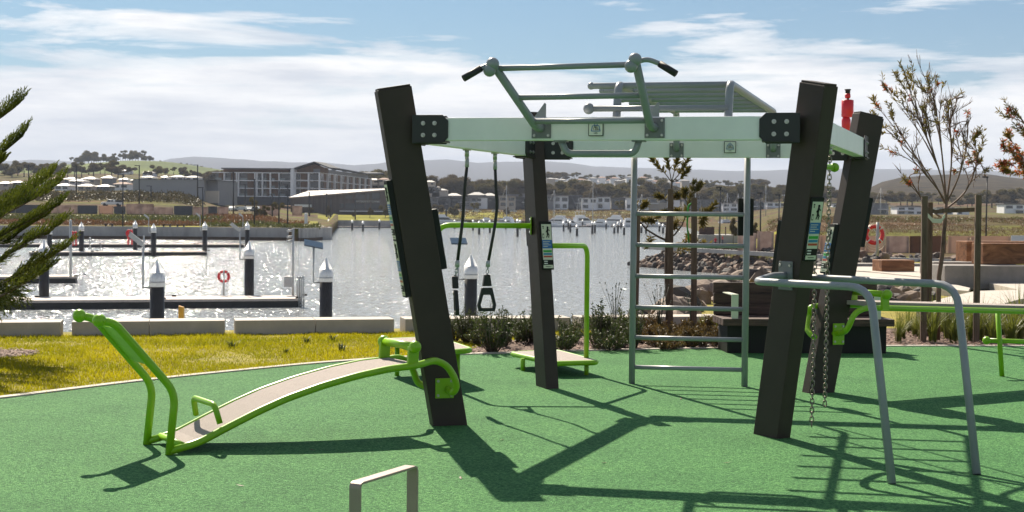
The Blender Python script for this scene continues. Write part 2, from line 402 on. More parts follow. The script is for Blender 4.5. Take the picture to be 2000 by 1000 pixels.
# --- pull-up bar on the front beam
TR = .024
def pz(px, py, Y): return at(px, py, Y)
fl_ = onbeam(FL, FR, 1060); fr_ = onbeam(FL, FR, 1280)
tl, tr_ = at(966, 130, 10.2), at(1242, 122, 10.05)
arm = MB()
bots = []
for q, t in ((fl_, tl), (fr_, tr_)):
    p0 = q + fn * (BW/2) + V((0, 0, JZ + .005)); p1 = p0 + fn * .11 + V((0, 0, .0)) - fd*.02
    bots.append((p0, p1, t))
pull = MB(); pull.cyl(bots[0][1].lerp(tl, .97), bots[1][1].lerp(tr_, .97), .021, n=12); pull = pull.build('pull_up_bar', MT['grey'], rig)
for p0, p1, t in bots:
    mb = MB(); mb.tube([p0, p1, t], .031, bend=.09, n=14); mb.build('arm', MT['grey'], pull)
for q, t in ((fl_, tl), (fr_, tr_)):
    bracket(pull, q + fn * (BW/2) + V((0, 0, JZ + .003)), fn, fd, .148, .15)
    mb = MB(); c = q + V((0, 0, JZ + BH/2)) + fn*.03
    mb.prism([c + fd*.03, c - fd*.06, c + fd*.02 + V((0, 0, .11)), c + fd*.03 + V((0, 0, .10))], fn * .012); mb.build('gusset', MT['grey'], pull)
    mb = MB(); mb.sphere(t + (t - (q + V((0, 0, JZ)))).normalized()*.03 , .048); mb.build('ball_end', MT['grey'], pull)
    mb = MB(); mb.sphere(t + V((-.035, -.02, -.028)), .047); mb.build('ball_end', MT['grey'], pull)
for k in (.10, .50):
    pa = bots[0][1].lerp(tl, k); pb = bots[1][1].lerp(tr_, k)
    mb = MB(); mb.cyl(pa, pb, .021, n=12); mb.build('crossbar', MT['grey'], pull)
for t, s, q1, q2 in ((tl, -1, (944, 131), (906, 153)), (tr_, 1, (1284, 122), (1320, 144))):
    Y = t.y - .02; e1, e2 = at(q1[0], q1[1], Y), at(q2[0], q2[1], Y - .05)
    mb = MB(); m1 = at((1262 if s > 0 else 958), (115 if s > 0 else 126), Y); mb.tube([t, m1, e1, e2], .018, bend=.06, n=12); hd = mb.build('handle', MT['grey'], pull)
    mb = MB(); mb.cyl(e1.lerp(e2, .12), e2 + (e2-e1)*.02, .0245, n=12); mb.build('grip', MT['grip'], hd)
# --- low U handle under the front beam
a, b = onbeam(FL, FR, 1096), onbeam(FL, FR, 1248)
zb = JZ - BH/2; zl = 2.105
mb = MB(); mb.tube([a + V((0, 0, zb)), a + V((0, 0, zl)) + fd*.04, b + V((0, 0, zl)) - fd*.03, b + V((0, 0, zb))], .026, bend=.12, n=12)
ub = mb.build('under_handle', MT['grey'], rig)
for q in (a, b):
    mb = MB(); c = q + V((0, 0, zb - .005)); mb.obox(c, fd*.05, fn*.045, V((0, 0, .005))); mb.build('mounting_plate', MT['dgrey'], ub)
# --- monkey bars spanning front and back beam
ZR = 2.63
rl0, rl1 = onbeam(FL, FR, 1200) - fn*.09, onbeam(BL, BR, 1322)
rr0, rr1 = onbeam(FL, FR, 1420) - fn*.09, onbeam(BL, BR, 1510)
mb = MB(); feet = []
for q0, q1 in ((rl0, rl1), (rr0, rr1)):
    f1 = q1 + bn * .10
    d = (f1 - q0); d.z = 0; d.normalize()
    mb.tube([q0 + V((0, 0, JZ)) , q0 + V((0, 0, JZ+.08)), q0 + d*.07 + V((0, 0, ZR)), f1 - d*.02 + V((0, 0, ZR)), f1 + V((0, 0, JZ + .03)), q1 + bn*.05 + V((0, 0, JZ - .01))], .031, bend=.075, n=14)
    feet.append((q1, d, f1))
monkey = mb.build('monkey_bars', MT['grey'], rig)
for q1, d, f1 in feet: bracket(monkey, q1 + bn*(BW/2) + V((0, 0, JZ - .02)), bn, bd, .135, .14)
dl = (feet[0][2] - rl0).normalized(); N = 7
for k in range(N):
    t = .05 + .86 * k / (N - 1)
    pl_ = rl0.lerp(feet[0][2], t) + V((0, 0, ZR)); pr_ = rr0.lerp(feet[1][2], t) + V((0, 0, ZR))
    ov = (pl_ - pr_).normalized()
    mb = MB(); mb.sweep([pl_ + ov*.24, pl_ + ov*.236, pl_ + ov*.22, pr_], [.012, .021, .024, .024], 12); mb.sphere(pl_ + ov*.225, .029, 12, 8); mb.build('rung', MT['grey'], monkey)
q = rr0 + V((0, 0, 2.445)); e = at(1150, 216, rl0.y + .03); e.z = 2.445
mb = MB(); mb.cyl(q, e, .023, n=12); lb = mb.build('low_bar', MT['grey'], monkey)
mb = MB(); mb.sphere(e, .043); mb.build('ball_end', MT['grey'], lb)
# --- climbing ladder under the back beam
g0, g1 = gp(1234, 749), gp(1454, 755)
y0, y1 = g0.y, g1.y
mb = MB()
for g in (g0, g1):
    mb.cyl(g + V((0, 0, -.005)), V((g.x, g.y, JZ - BH/2 + .004)), .031, n=14)
lad = mb.build('ladder', MT['grey'], rig)
for py in (417, 478, 539, 600, 659, 717):
    z = at(1237, py, y0).z
    mb = MB(); mb.cyl(V((g0.x, g0.y, z)), V((g1.x, g1.y, z)), .0215, n=12); mb.build('rung', MT['grey'], lad)
# --- short lime peg behind the right front post
mb = MB(); a = pax(FR, 1.98) + V((.02, .05, 0)); e = at(1630, 327, 11.0); mb.tube([a, V((a.x + .02, a.y + .2, e.z)), e], .022, bend=.05); pg = mb.build('peg_handle', MT['green'], rig)
mb = MB(); mb.sphere(e, .036); mb.build('ball_end', MT['green'], pg)

# =====================================================================  SIGNS ON THE POSTS
def sign(name, label, c, rt, up, w, h, style='board', group=None, th=.035):
    rt = rt.normalized(); up = up.normalized(); n = rt.cross(up).normalized()
    s = thing(name, label, 'sign', c, group=group)
    mb = MB(); mb.obox(c - n*th/2, rt*w/2, up*h/2, n*th/2); mb.build('backing_board', MT['ink'], s, bevel=.004)
    mats = [MT[k] for k in ('cream', 'blue', 'grn', 'teal', 'red', 'ink', 'white')]
    mb = MB(); e = n * .0015
    def blk(u0, u1, v0, v1, mi, lift=1):
        mb.mi = mi; cc = c + rt*((u0+u1)/2-.5)*w + up*(.5-(v0+v1)/2)*h + n*(.0012*lift)
        mb.obox(cc, rt*(u1-u0)*w/2, up*(v1-v0)*h/2, n*.001)
    if style == 'board':
        blk(.07, .93, .065, .97, 0)
        blk(.07, .93, .39, .565, 1, 2); blk(.12, .88, .60, .645, 2, 2); blk(.12, .88, .66, .70, 3, 2); blk(.12, .88, .715, .75, 4, 2)
        blk(.07, .93, .80, .905, 5, 2); blk(.14, .45, .82, .84, 6, 3); blk(.14, .45, .865, .885, 6, 3); blk(.25, .75, .935, .945, 5, 2)
        for k in range(4): blk(.14, .14 + (.6, .5, .66, .4)[k], .42 + .034*k, .43 + .034*k, 0, 3)
        # exercise pictogram: small figure and mini diagrams
        blk(.16, .28, .10, .125, 5, 2); blk(.18, .26, .135, .16, 5, 2); blk(.12, .27, .26, .355, 5, 2); blk(.15, .24, .28, .34, 0, 3)
        mb.mi = 5
        def fp(u, v): return c + rt*(u-.5)*w + up*(.5-v)*h + n*.0025
        mb.sphere(fp(.62, .13), .010, 8, 6)
        for A, B, r in (((.62, .15), (.58, .24), .009), ((.62, .17), (.80, .20), .005), ((.60, .17), (.46, .23), .005), ((.58, .24), (.72, .29), .007), ((.58, .24), (.56, .30), .007), ((.72, .29), (.66, .345), .005), ((.56, .30), (.48, .34), .005)):
            mb.cyl(fp(*A), fp(*B), r, r*.8, 6)
    else:
        blk(.05, .95, .05, .95, 6)
    if style != 'blank':
        mb.build('face_panel', mats, s, recalc=False)
    else:
        mb.build('face_panel', [MT['white']]*7, s, recalc=False)
    return s, n
def frame(i):
    b, wd, ln = POSTS[i]; ax = (wd*ln + V((0, 0, H))).normalized()
    wv = (wd - ax*wd.dot(ax)).normalized(); return ax, wv
GS = 'exercise instruction signs on the rig posts'
SH, SW, ST = .47, .115, .045
def post_sign(i, side, z, label, off=0, h=SH, w=SW, style='board', name='instruction_sign', th=ST):
    ax, wv = frame(i); c = pax(i, z) + wv * side * (TH/2 + th) 
    n = wv * side; rt = ax.cross(n).normalized()
    return sign(name, label, c + rt*off, rt, ax, w, h, style, GS, th)
def zof(px, py, i): return at(px, py, pax(i, 1.6).y).z
post_sign(FL, 1, zof(765, 404, FL), 'upper instruction sign with coloured bars, edge of front left dark post, above a twin sign')
post_sign(FL, 1, zof(785, 514, FL), 'lower instruction sign with coloured bars on front left dark post, below a twin sign')
post_sign(FL, -1, zof(858, 474, FL), 'dark edge of an instruction sign on right side of front left post, by lime bar')
post_sign(FR, 1, zof(1591, 441, FR), 'narrow instruction sign facing forward on front right post, figure above blue and green bars', off=.005, th=.018)
post_sign(FR, -1, zof(1518, 500, FR), 'dark edge of an instruction sign on left side of front right post, by rock wall')
post_sign(BR, -1, zof(1620, 492, BR), 'instruction sign partly behind a hanging chain on the back right leaning post')
post_sign(BR, 1, zof(1692, 428, BR), 'dark edge of an instruction sign on right side of back right post, near lifebuoy')
post_sign(BL, -1, zof(1060, 484, BL), 'instruction sign on the back left post just above the lime step platform handle', off=.025, th=.018)
post_sign(BL, 1, zof(1017, 428, BL), 'dark edge of an instruction sign behind the back left post, beside lime bar')
post_sign(BR, -1, zof(1623, 449, BR), 'small silver plate sign above an instruction sign on back right post', h=.075, w=.09, style='blank', name='notice_plate', th=.006)
c = V((g1.x, g1.y + .05, at(1460, 424, y1).z))
sign('instruction_sign', 'black back of a sign fixed behind the grey ladder right rail', c + V((0, .04, 0)), V((-1, 0, 0)), V((0, 0, 1)), .15, .36, 'board', GS, .04)
def weight_sign(label, c, n, d, num, s=.112):
    sg, nn = sign('weight_limit_sign', label, c + n*.012, d, V((0, 0, 1)), s, s, 'plain', 'weight limit signs', .012)
    u = V((0, 0, 1)); c2 = c + n*.0165
    mb = MB()
    def pt(x, y): return c2 + d*(x*s) + u*(y*s)
    w_ = .03*s
    pts = [(-.22, .18), (-.30, -.17), (.30, -.17), (.22, .18), (-.22, .18)]
    for A, B in zip(pts, pts[1:]): mb.bar(pt(*A), pt(*B), .045*s, .002, up=n)
    mb.sweep([pt(.10*math.cos(t*PI/8 ), .26 + .09*math.sin(t*PI/8)) for t in range(17)], .022*s, 6)
    mb.build('weight_icon', MT['blue'], sg)
    mt = Matrix((( d.x, 0, n.x, 0), (d.y, 0, n.y, 0), (0, 1, 0, 0), (0, 0, 0, 1)))
    mb = MB(); q = pt(-.03, -.03); mb.text(num, .20*s*1.25, Matrix.Translation(q) @ mt, .0006)
    q = pt(.2, -.045); mb.text('kg', .09*s*1.3, Matrix.Translation(q) @ mt, .0006)
    q = pt(0, .09); mb.text('MAX', .08*s*1.3, Matrix.Translation(q) @ mt, .0006)
    q = pt(0, -.31); mb.text('USER', .09*s*1.3, Matrix.Translation(q) @ mt, .0006)
    mb.build('lettering', MT['ink'], sg, recalc=False)
c = onbeam(FL, FR, 1166) + fn*(BW/2+.002) + V((0, 0, at(1166, 252, onbeam(FL, FR, 1166).y).z)); weight_sign('square weight limit sign reading 120 on the front beam under the pull-up bar', c, fn, fd, '120')
c = onbeam(BL, BR, 1426) + bn*(BW/2+.002) + V((0, 0, at(1426, 288, onbeam(BL, BR, 1426).y).z)); weight_sign('square weight limit sign reading 240 on the back beam above the ladder', c, bn, bd, '240')

# =====================================================================  HANGING HANDLES AND CHAINS
def torus_link(mb, c, ax, sd, L, W, r, n=12, m=6):
    """chain link: stadium loop of length L along ax and width W along sd"""
    nn = ax.cross(sd).normalized(); pts = []
    for k in range(n):
        t = 2*PI*k/n; x = math.cos(t)*W/2; y = math.sin(t)*W/2 + math.copysign((L-W)/2, math.sin(t))
        pts.append(c + sd*x + ax*y)
    rings = []
    for k in range(n):
        d = (pts[(k+1) % n] - pts[k-1]).normalized(); o = nn; q = d.cross(o)
        rings.append([mb.bm.verts.new(pts[k] + (o*math.cos(2*PI*j/m) + q*math.sin(2*PI*j/m))*r) for j in range(m)])
    fs = []
    for k in range(n):
        for j in range(m):
            fs.append(mb.bm.faces.new((rings[k][j], rings[k][(j+1) % m], rings[(k+1) % n][(j+1) % m], rings[(k+1) % n][j])))
    mb._tag(fs, True)
def chain(mb, a, b, pitch=.034, L=.046, W=.027, r=.0046):
    n = max(1, int((b - a).length / pitch)); ax = (b - a).normalized()
    s1 = ax.cross(V((.3, 1, 0))).normalized(); s2 = ax.cross(s1)
    for k in range(n + 1): torus_link(mb, a.lerp(b, k / max(n, 1)), ax, s1 if k % 2 else s2, L, W, r)
def strap(label, px, ropepx, conn, block, edge):
    q = onbeam(FL, BL, px); Y = q.y; zt = JZ - BH/2
    s = thing('suspension_rope', label, 'exercise strap', q + V((0, 0, 0)), group='rope handles hanging from the left beam')
    top = q + V((0, 0, zt))
    mb = MB(); mb.box(top.x-.035, top.x+.035, top.y-.03, top.y+.03, zt-.012, zt); mb.cyl(top, top - V((0, 0, .065)), .02, n=10); mb.build('beam_anchor', MT['steel'], s)
    r0 = at(*ropepx[0], Y)
    mb = MB(); chain(mb, top - V((0, 0, .07)), r0 + V((0, 0, .05)), .03, .042, .028, .005); mb.build('short_chain', MT['steel'], s)
    mb = MB(); mb.cyl(r0 + V((0, 0, .045)), r0 - V((0, 0, .02)), .019, n=10); mb.build('rope_ferrule', MT['galv'], s)
    mb = MB(); mb.tube([at(x, y, Y) for x, y in ropepx], .0145, bend=.25, n=10, seg=8); rp_ = mb.build('rope', MT['rubber'], s)
    re = at(*ropepx[-1], Y); mb = MB(); mb.cyl(re + V((0, 0, .03)), re - V((0, 0, .03)), .021, n=10); mb.build('rope_ferrule', MT['galv'], s)
    cb = at(*block, Y); mb = MB(); chain(mb, re - V((0, 0, .035)), cb + V((0, 0, .055)), .026, .036, .026, .0045); mb.build('short_chain', MT['galv'], s)
    d = V((1, .25, 0)).normalized() if not edge else V((-.12, 1, 0)).normalized()
    n = d.cross(V((0, 0, 1))).normalized(); u = V((0, 0, 1))
    if edge: u = V((-.06, 0, 1)).normalized()
    mb = MB(); ww = .052
    mb.prism([cb - d*.032*1.3 - u*.045 - n*ww/2, cb + d*.032*1.3 - u*.045 - n*ww/2, cb + d*.026 + u*.06 - n*ww/2, cb - d*.026 + u*.06 - n*ww/2], n*ww)
    mb.build('swivel_block', MT['rubber'], s, bevel=.006)
    # trapezoid stirrup handle
    ht = cb - u*.06; o = [(-.05, 0), (.05, 0), (.088, -.16), (.075, -.215), (-.075, -.215), (-.088, -.16)]; i_ = [(-.034, -.065), (.034, -.065), (.058, -.155), (.05, -.182), (-.05, -.182), (-.058, -.155)]
    mb = MB(); T = .036; vs = []
    for k in (-1, 1):
        for lst in (o, i_): vs += [ht + d*x + u*z + n*k*T/2 for x, z in lst]
    fs = []
    for k in range(6):
        k2 = (k+1) % 6
        fs += [(k, k2, 6+k2, 6+k), (12+k2, 12+k, 18+k, 18+k2), (k2, k, 12+k, 12+k2), (6+k, 6+k2, 18+k2, 18+k)]
    mb.verts_faces(vs, fs); mb.build('stirrup_handle', MT['rubber'], s, bevel=.007)
    mb = MB(); q2 = ht - u*.028 - n*T/2; mb.cyl(q2, q2 - n*.008, .013, n=10); mb.build('handle_bolt', MT['steel'], s)
strap('black rope with stirrup handle seen edge-on, nearest the front left post', 912, [(912, 322), (907, 375), (905, 410), (903, 435), (893, 515)], None, (889, 553), True)
strap('black rope with open trapezoid stirrup handle facing forward, in front of a marina pile', 967, [(967, 327), (969, 375), (971, 405), (966, 445), (953, 515)], None, (951, 549), False)
def hang_chain(label, x, y, z1, toff=None):
    t = JZ - BH/2; mb = MB(); chain(mb, V((x, y, t - .07)), V((x - .01, y, z1 + .02)), .034, .047, .028, .0048)
    s = thing('hanging_chain', label, 'chain', (x, y, 0), group='chains hanging from the right beam')
    mb.build('chain_links', MT['chain'], s)
    mb = MB(); mb.box(x-.03, x+.03, y-.03, y+.03, t-.012, t); mb.cyl((x, y, t), (x, y, t-.06), .018, n=10); mb.build('beam_anchor', MT['steel'], s)
q = onbeam(FR, BR, 1621, 300); hang_chain('long steel chain hanging in front of the back right post', q.x, q.y, at(1613, 793, q.y).z)
q = J[FR].lerp(J[BR], .17); hang_chain('steel chain hanging just behind the front right post, lower end near the ground', q.x - .045, q.y, .045)

# =====================================================================  CURVED SIT-UP BENCH (left)
SB0, SBd, SBw = V((-2.31, 9.66, 0)), V((.851, .526, 0)), V((-.526, .851, 0)) * .49
def sp(px): return online(px, SB0, SB0 + SBd)
prof = []
for px, py in ((330, 888), (390, 860), (450, 828), (505, 800), (560, 775), (630, 750), (700, 730), (760, 717), (815, 710)):
    q = sp(px); z = at(px, py, q.y).z; prof.append(((q - SB0).dot(SBd), z - .015))
prof[0] = (prof[0][0], .022)
bench = thing('sit_up_bench', 'curved lime green sit-up bench with grey deck and tall ball-ended handlebars on the left', 'exercise bench', SB0 + SBd)
def sbp(s, z, side): return SB0 + SBd*s + SBw*side + V((0, 0, z))
sE, zE = prof[-1]
nrail = [sbp(s, z, 0) for s, z in prof] + [at(850, 703, 10.84), at(874, 714, 10.90), at(889, 740, 10.92), at(892, 758, 10.94), at(884, 768, 10.96), at(872, 757, 11.12)]
frail = [sbp(s, z, 1) for s, z in prof] + [sbp(sE+.12, zE+.015, 1), sbp(sE+.22, zE-.06, 1), sbp(sE+.27, zE-.20, 1), sbp(sE+.33, zE-.23, .9), pax(FL, .31) + V((.05, .13, 0))]
for rr in (nrail, frail):
    mb = MB(); mb.tube(rr, .027, bend=.06, n=12, seg=3); mb.build('side_rail', MT['green'], bench)
ax, wv = frame(FL); nv = V((wv.y, -wv.x, 0)).normalized()
if nv.y > 0: nv = -nv
pc = pax(FL, at(873, 759, 11.05).z) + nv*(PZ/2) 
bracket(bench, pc, nv, wv - V((0, 0, wv.z)), .15, .155, 'green')
mb = MB(); n_ = len(prof); vs = []
for s, z in prof:
    if s < .1: s, z = .1, z + .02
    for side in (.055, .945):
        vs.append(sbp(s, z + .018, side)); vs.append(sbp(s, z - .004, side))
fs = []
for i in range(n_ - 1):
    a, b = 4*i, 4*i + 4; fs += [(a, a+2, b+2, b), (a+1, b+1, b+3, a+3), (a, b, b+1, a+1), (a+2, a+3, b+3, b+2)]
fs += [(0, 1, 3, 2), (4*n_-4, 4*n_-2, 4*n_-1, 4*n_-3)]
mb.verts_faces(vs, fs); mb.build('deck', MT['deck'], bench)
mb = MB(); mb.cyl(sbp(.10, .055, 0), sbp(.10, .055, 1), .022); mb.build('crossbar', MT['green'], bench)
mb = MB(); s1 = .36; zz = .20
z0_ = at(425, 828, sp(425).y).z
mb.tube([sbp(s1, z0_, .0), sbp(s1-.03, z0_+.13, .06), sbp(s1-.03, z0_+.13, .94), sbp(s1, z0_, 1)], .021, bend=.05); mb.build('foot_hoop', MT['green'], bench)
hand = MB(); tips = []
for side in (0, 1):
    pts = [sbp(.0, .0, side), sbp(.044, .42, side), sbp(-.37, .905, side), sbp(-.47, .925, side)]
    hand.tube(pts, .0275, bend=.10, n=12); tips.append(pts[-1])
hb = hand.build('handlebar', MT['green'], bench)
for t in tips:
    mb = MB(); mb.sphere(t, .046); mb.build('ball_end', MT['green'], hb)
mb = MB(); A, B = sbp(-.33, .865, .04), sbp(-.12, .615, .04)
A2, B2 = sbp(-.33, .865, .96), sbp(-.12, .615, .96); o = V((.006, 0, .006))
mb.hexa([A-o, B-o, B2-o, A2-o, A+o, B+o, B2+o, A2+o]); mb.build('hand_panel', MT['green'], hb)
za = .655
mb = MB(); mb.cyl(sbp(sE-.02, za, -.03), sbp(sE-.02, za, 1.03), .031); ro = mb.build('ankle_roller', MT['green'], bench)
for side in (-.03, 1.03):
    mb = MB(); mb.sphere(sbp(sE-.02, za, side), .047); mb.build('ball_end', MT['green'], ro)
for side in (.02, .98):
    mb = MB(); mb.bar(sbp(sE-.03, zE-.01, side), sbp(sE-.02, za, side), .03, .085, up=SBd); mb.build('roller_post', MT['green'], bench, bevel=.004)

# =====================================================================  STEP PLATFORMS
def rounded(poly, k, n=4):
    out = []
    for i in range(len(poly)):
        p = poly[i]; a = (poly[i-1]-p); b = (poly[(i+1) % len(poly)]-p); r = min(k, a.length*.4, b.length*.4)
        A, B = p + a.normalized()*r, p + b.normalized()*r
        for j in range(n+1):
            t = j/n; out.append(A*(1-t)**2 + p*2*t*(1-t) + B*t*t)
    return out
def platform(label, z, corners, legs, handle):
    poly = [gp(x, y, z) for x, y in corners]
    c = sum(poly, V())/len(poly)
    s = thing('step_platform', label, 'step platform', (c.x, c.y, 0), group='lime step platforms')
    rp_ = rounded(poly, .09)
    mb = MB(); mb.sweep(rp_ + rp_[:2], .027, 10, caps=False); bmesh.ops.translate(mb.bm, verts=mb.bm.verts, vec=(0, 0, -.022)); mb.build('edge_frame', MT['green'], s)
    ins = [p.lerp(c, .02) for p in rp_]
    mb = MB(); mb.prism([p - V((0, 0, .022)) for p in ins], V((0, 0, .024))); mb.build('deck', MT['deck'], s)
    for lx, ly, inset in legs:
        q = gp(lx, ly, z).lerp(c, inset); mb = MB(); mb.cyl((q.x, q.y, -.005), (q.x, q.y, z-.03), .024); mb.build('leg', MT['green'], s)
    if handle:
        mb = MB(); mb.tube(handle, .026, bend=.13, n=12); mb.build('handle', MT['green'], s)
    return s
zb_ = 1.30
hx = gp(1145, 699, .16); q = pax(BL, 1.31)
platform('low lime framed step platform before the shrubs, tall bent handle at right', .16, [(997, 687), (1086, 706), (1169, 704), (1088, 683)], [(1018, 694, .05), (1147, 702, .02), (1088, 686, .1)],
         [hx, V((hx.x, hx.y, at(1145, 480, hx.y).z)), V((q.x + .05, q.y, at(1075, 480, q.y).z))])
hx = gp(852, 676, .36); q = pax(BL, 1.53)
ze = at(1030, 441, q.y).z
s2 = platform('higher lime framed step platform mostly hidden behind the front left post', .36, [(752, 661), (836, 687), (921, 680), (852, 657)], [(772, 664, .06), (897, 679, .05), (850, 660, .1)],
         [hx, V((hx.x, hx.y, ze)), V((q.x - .06, q.y - .02, ze))])
ax, wv = frame(BL); n0 = V((wv.y, -wv.x, 0)); n0 = n0 if n0.x < 0 else -n0; n0.normalize()
bracket(s2, pax(BL, ze) + n0*(PZ/2), n0, V((0, 1, 0)), .11, .17, 'green')

# =====================================================================  PARALLEL DIP BARS
zt = 1.195
f0, b0 = gp(1742, 945), gp(1908, 927)
dip = thing('dip_bars', 'grey tubular parallel dip bars bolted to the front right post', 'dip bars', ((f0+b0)/2).to_2d().to_3d())
f1 = at(1700, 560, 9.25); f1.z = zt; b1 = at(1868, 552, 9.75); b1.z = zt
tip = at(1478, 549, 9.95); tip.z = zt
tip2 = at(1484, 541, 10.2); tip2.z = zt
pe = pax(FR, zt + .02); ax, wv = frame(FR); nl = V((wv.y, -wv.x, 0)); nl = nl if nl.x < 0 else -nl; nl.normalize()
pf = pe + nl*(PZ/2) 
mb = MB(); mb.tube([f0, f1, tip, tip2, pf + nl*.12 + V((0, 0, .0)), pf], .0265, bend=.16, n=14); mb.build('front_bar', MT['grey'], dip)
bracket(dip, pf, nl, V((nl.y, -nl.x, 0)), .15, .21, 'dgrey')
dv = (tip - f1).normalized()
e1 = b1 + dv*1.32
pb = pe - nl*(PZ/2)
mb = MB(); mb.tube([b0, b1, e1, e1 + V((-.10, .10, 0)), pb - nl*.10, pb], .0265, bend=.16, n=14); mb.build('rear_bar', MT['grey'], dip)

# =====================================================================  FLAT LIME BENCH (right)
fb0, fb1 = at(1690, 601, 13.15), at(2080, 610, 14.4)
fb1.z = min(fb1.z, .72)
fdv = (fb1 - fb0); fdv.z = 0; fdv.normalize(); fwv = V((-fdv.y, fdv.x, 0)) * .48
flat = thing('flat_bench', 'long flat lime green exercise bench with pale deck, partly out of frame on the right', 'exercise bench', ((fb0+fb1)/2).to_2d().to_3d())
pn = pax(BR, at(1630, 650, 13.2).z); ax, wv = frame(BR); nb = V((wv.y, -wv.x, 0)); nb = nb if nb.y < 0 else -nb; nb.normalize()
pl0 = at(1640, 652, pn.y - .10)
mb = MB(); mb.tube([fb1, fb0, at(1668, 612, 13.1), at(1655, 645, 13.1), pl0, pl0 + nb*-.12 + V((-.06, 0, 0))], .027, bend=.14, n=12); mb.build('side_rail', MT['green'], flat)
mb = MB(); bk = pn - nb*.08
mb.tube([fb1 + fwv, fb0 + fwv, fb0 + fwv - fdv*.25 + V((0, 0, -.02)), at(1580, 615, 13.5), at(1575, 645, 13.4), at(1592, 660, 13.3)], .027, bend=.14, n=12); mb.build('side_rail', MT['green'], flat)
bracket(flat, at(1629, 651, pn.y) + nb*(PZ/2+.005), nb, V((nb.y, -nb.x, 0)), .12, .20, 'green')
mb = MB(); e = fwv*.06; t = V((0, 0, .022))
A, B = fb0 + e + fdv*.04, fb1 + e; A2, B2 = fb0 + fwv - e + fdv*.04, fb1 + fwv - e; k = V((0, 0, -.012)); t = V((0, 0, .052))
mb.hexa([A-k, B-k, B2-k, A2-k, A+t, B+t, B2+t, A2+t]); mb.build('deck', MT['deck'], flat)
rz_ = at(1735, 575, fb0.y).z; ra = at(1733, 575, fb0.y - .04)
mb = MB(); mb.cyl(ra, ra + fwv*1.15, .03); ro = mb.build('ankle_roller', MT['green'], flat)
for q in (ra, ra + fwv*1.15):
    mb = MB(); mb.sphere(q, .046); mb.build('ball_end', MT['green'], ro)
for k in (.06, .95):
    q = ra + fwv*k; mb = MB(); mb.bar((q.x, q.y, fb0.z - .02), q, .03, .08, up=fdv); mb.build('roller_post', MT['green'], flat)
lg = gp(1957, 735); ltop = at(1949, 612, lg.y)
mb = MB(); mb.cyl(V((lg.x, lg.y, -.005)), ltop, .026); mb.build('leg', MT['green'], flat)
mb = MB(); fb_ = at(1927, 665, lg.y); mb.cyl(fb_, fb_ + V((.62, .1, -.02)), .024); fo = mb.build('foot_bar', MT['green'], flat)
mb = MB(); mb.sphere(fb_, .043); mb.build('ball_end', MT['green'], fo)

# =====================================================================  FLAT-BAR HOOP (foreground)
hz = .62
A, B = gp(694, 944, hz), gp(806, 910, hz); hd_ = (B - A).normalized(); hn = V((-hd_.y, hd_.x, 0))
mb = MB(); wq = .05; tq = .010
path = rounded([V((A.x, A.y, -.01)), A, B, V((B.x, B.y, -.01))], .02)
path = [V((A.x, A.y, -.01))] + [p for p in path if p.z > .3] + [V((B.x, B.y, -.01))]
vs = []; 
for i, p in enumerate(path):
    d = (path[min(i+1, len(path)-1)] - path[max(i-1, 0)]).normalized(); nn = d.cross(hn).normalized()
    for a_, b_ in ((-1, -1), (1, -1), (1, 1), (-1, 1)): vs.append(p + hn*a_*wq/2 + nn*b_*tq/2)
fs = []
for i in range(len(path)-1):
    for k in range(4): fs.append((4*i+k, 4*i+(k+1) % 4, 4*i+4+(k+1) % 4, 4*i+4+k))
mb.verts_faces(vs, fs)
MT['bronze'] = M('taupe_flat_bar', (.33, .25, .22), .42, .35, var=.06, scale=8, bump=.05, bscale=300)
tag(mb.build('flat_bar_hoop', MT['bronze'], bevel=.0015), 'taupe flat steel hoop standing nearest the camera on the green surface', 'hoop rail')
# =====================================================================  NEAR GROUND
EDGE = [(-700, 868), (-300, 815), (-120, 792), (0, 779), (140, 762), (280, 745), (460, 726), (640, 709), (820, 697), (1000, 690), (1200, 684.5), (1500, 679.5), (1740, 677), (2000, 677), (2300, 680), (2700, 688)]
edge = [gp(x, y) for x, y in EDGE]
def smooth_line(pts, n=5):
    out = []
    P = [pts[0]] + pts + [pts[-1]]
    for i in range(1, len(P) - 2):
        for k in range(n):
            t = k/n; a, b, c, d = P[i-1], P[i], P[i+1], P[i+2]
            out.append(.5*((2*b) + (c-a)*t + (2*a-5*b+4*c-d)*t*t + (3*b-a-3*c+d)*t**3))
    out.append(pts[-1]); return out
edge_s = smooth_line(edge)
WA, WB = gp(-260, 659), gp(1425, 641)           # face of the low wall
wdv = (WB - WA).normalized(); wnv = V((-wdv.y, wdv.x, 0))
def wl(px, off=0): return online(px, WA, WB) + wnv*off
Q0 = WA + wdv*-50 + wnv*.9
shore = [Q0, wl(1330, .9), gp(1352, 590), gp(1436, 549), gp(1500, 532), gp(1690, 511.5), gp(1990, 507.5), gp(2400, 505), V((90, 70, 0)), V((110, -60, 0)), V((-70, -60, 0))]
def flat_poly(name, poly, z, mat, depth=0):
    mb = MB(); pts = [V((p.x, p.y, z)) for p in poly]
    if depth: mb.prism([p - V((0, 0, depth)) for p in pts], V((0, 0, depth)))
    else: mb.verts_faces(pts, [tuple(range(len(pts)))])
    o = mb.build(name, mat, recalc=bool(depth))
    if not depth and o.data.polygons[0].normal.z < 0: o.data.flip_normals()
    return struct(o)
flat_poly('ground', shore, -.03, MT['soil'], 6)
lawn = [p for p in edge_s if p.x < 3.0] + [wl(1300, .05), wl(-260, .05), WA + wdv*-20]
flat_poly('lawn', lawn, -.016, MT['soil'])
bed_l = [gp(880, 694), gp(900, 684), gp(935, 676), gp(985, 668), gp(1040, 660), gp(1110, 655), gp(1180, 650)]
bed = bed_l + [wl(1240, -.02), wl(1424, -.02), gp(1520, 633), gp(1740, 640), gp(1900, 640), gp(2400, 640)] + [p for p in reversed(edge_s) if p.x > gp(880, 694).x]
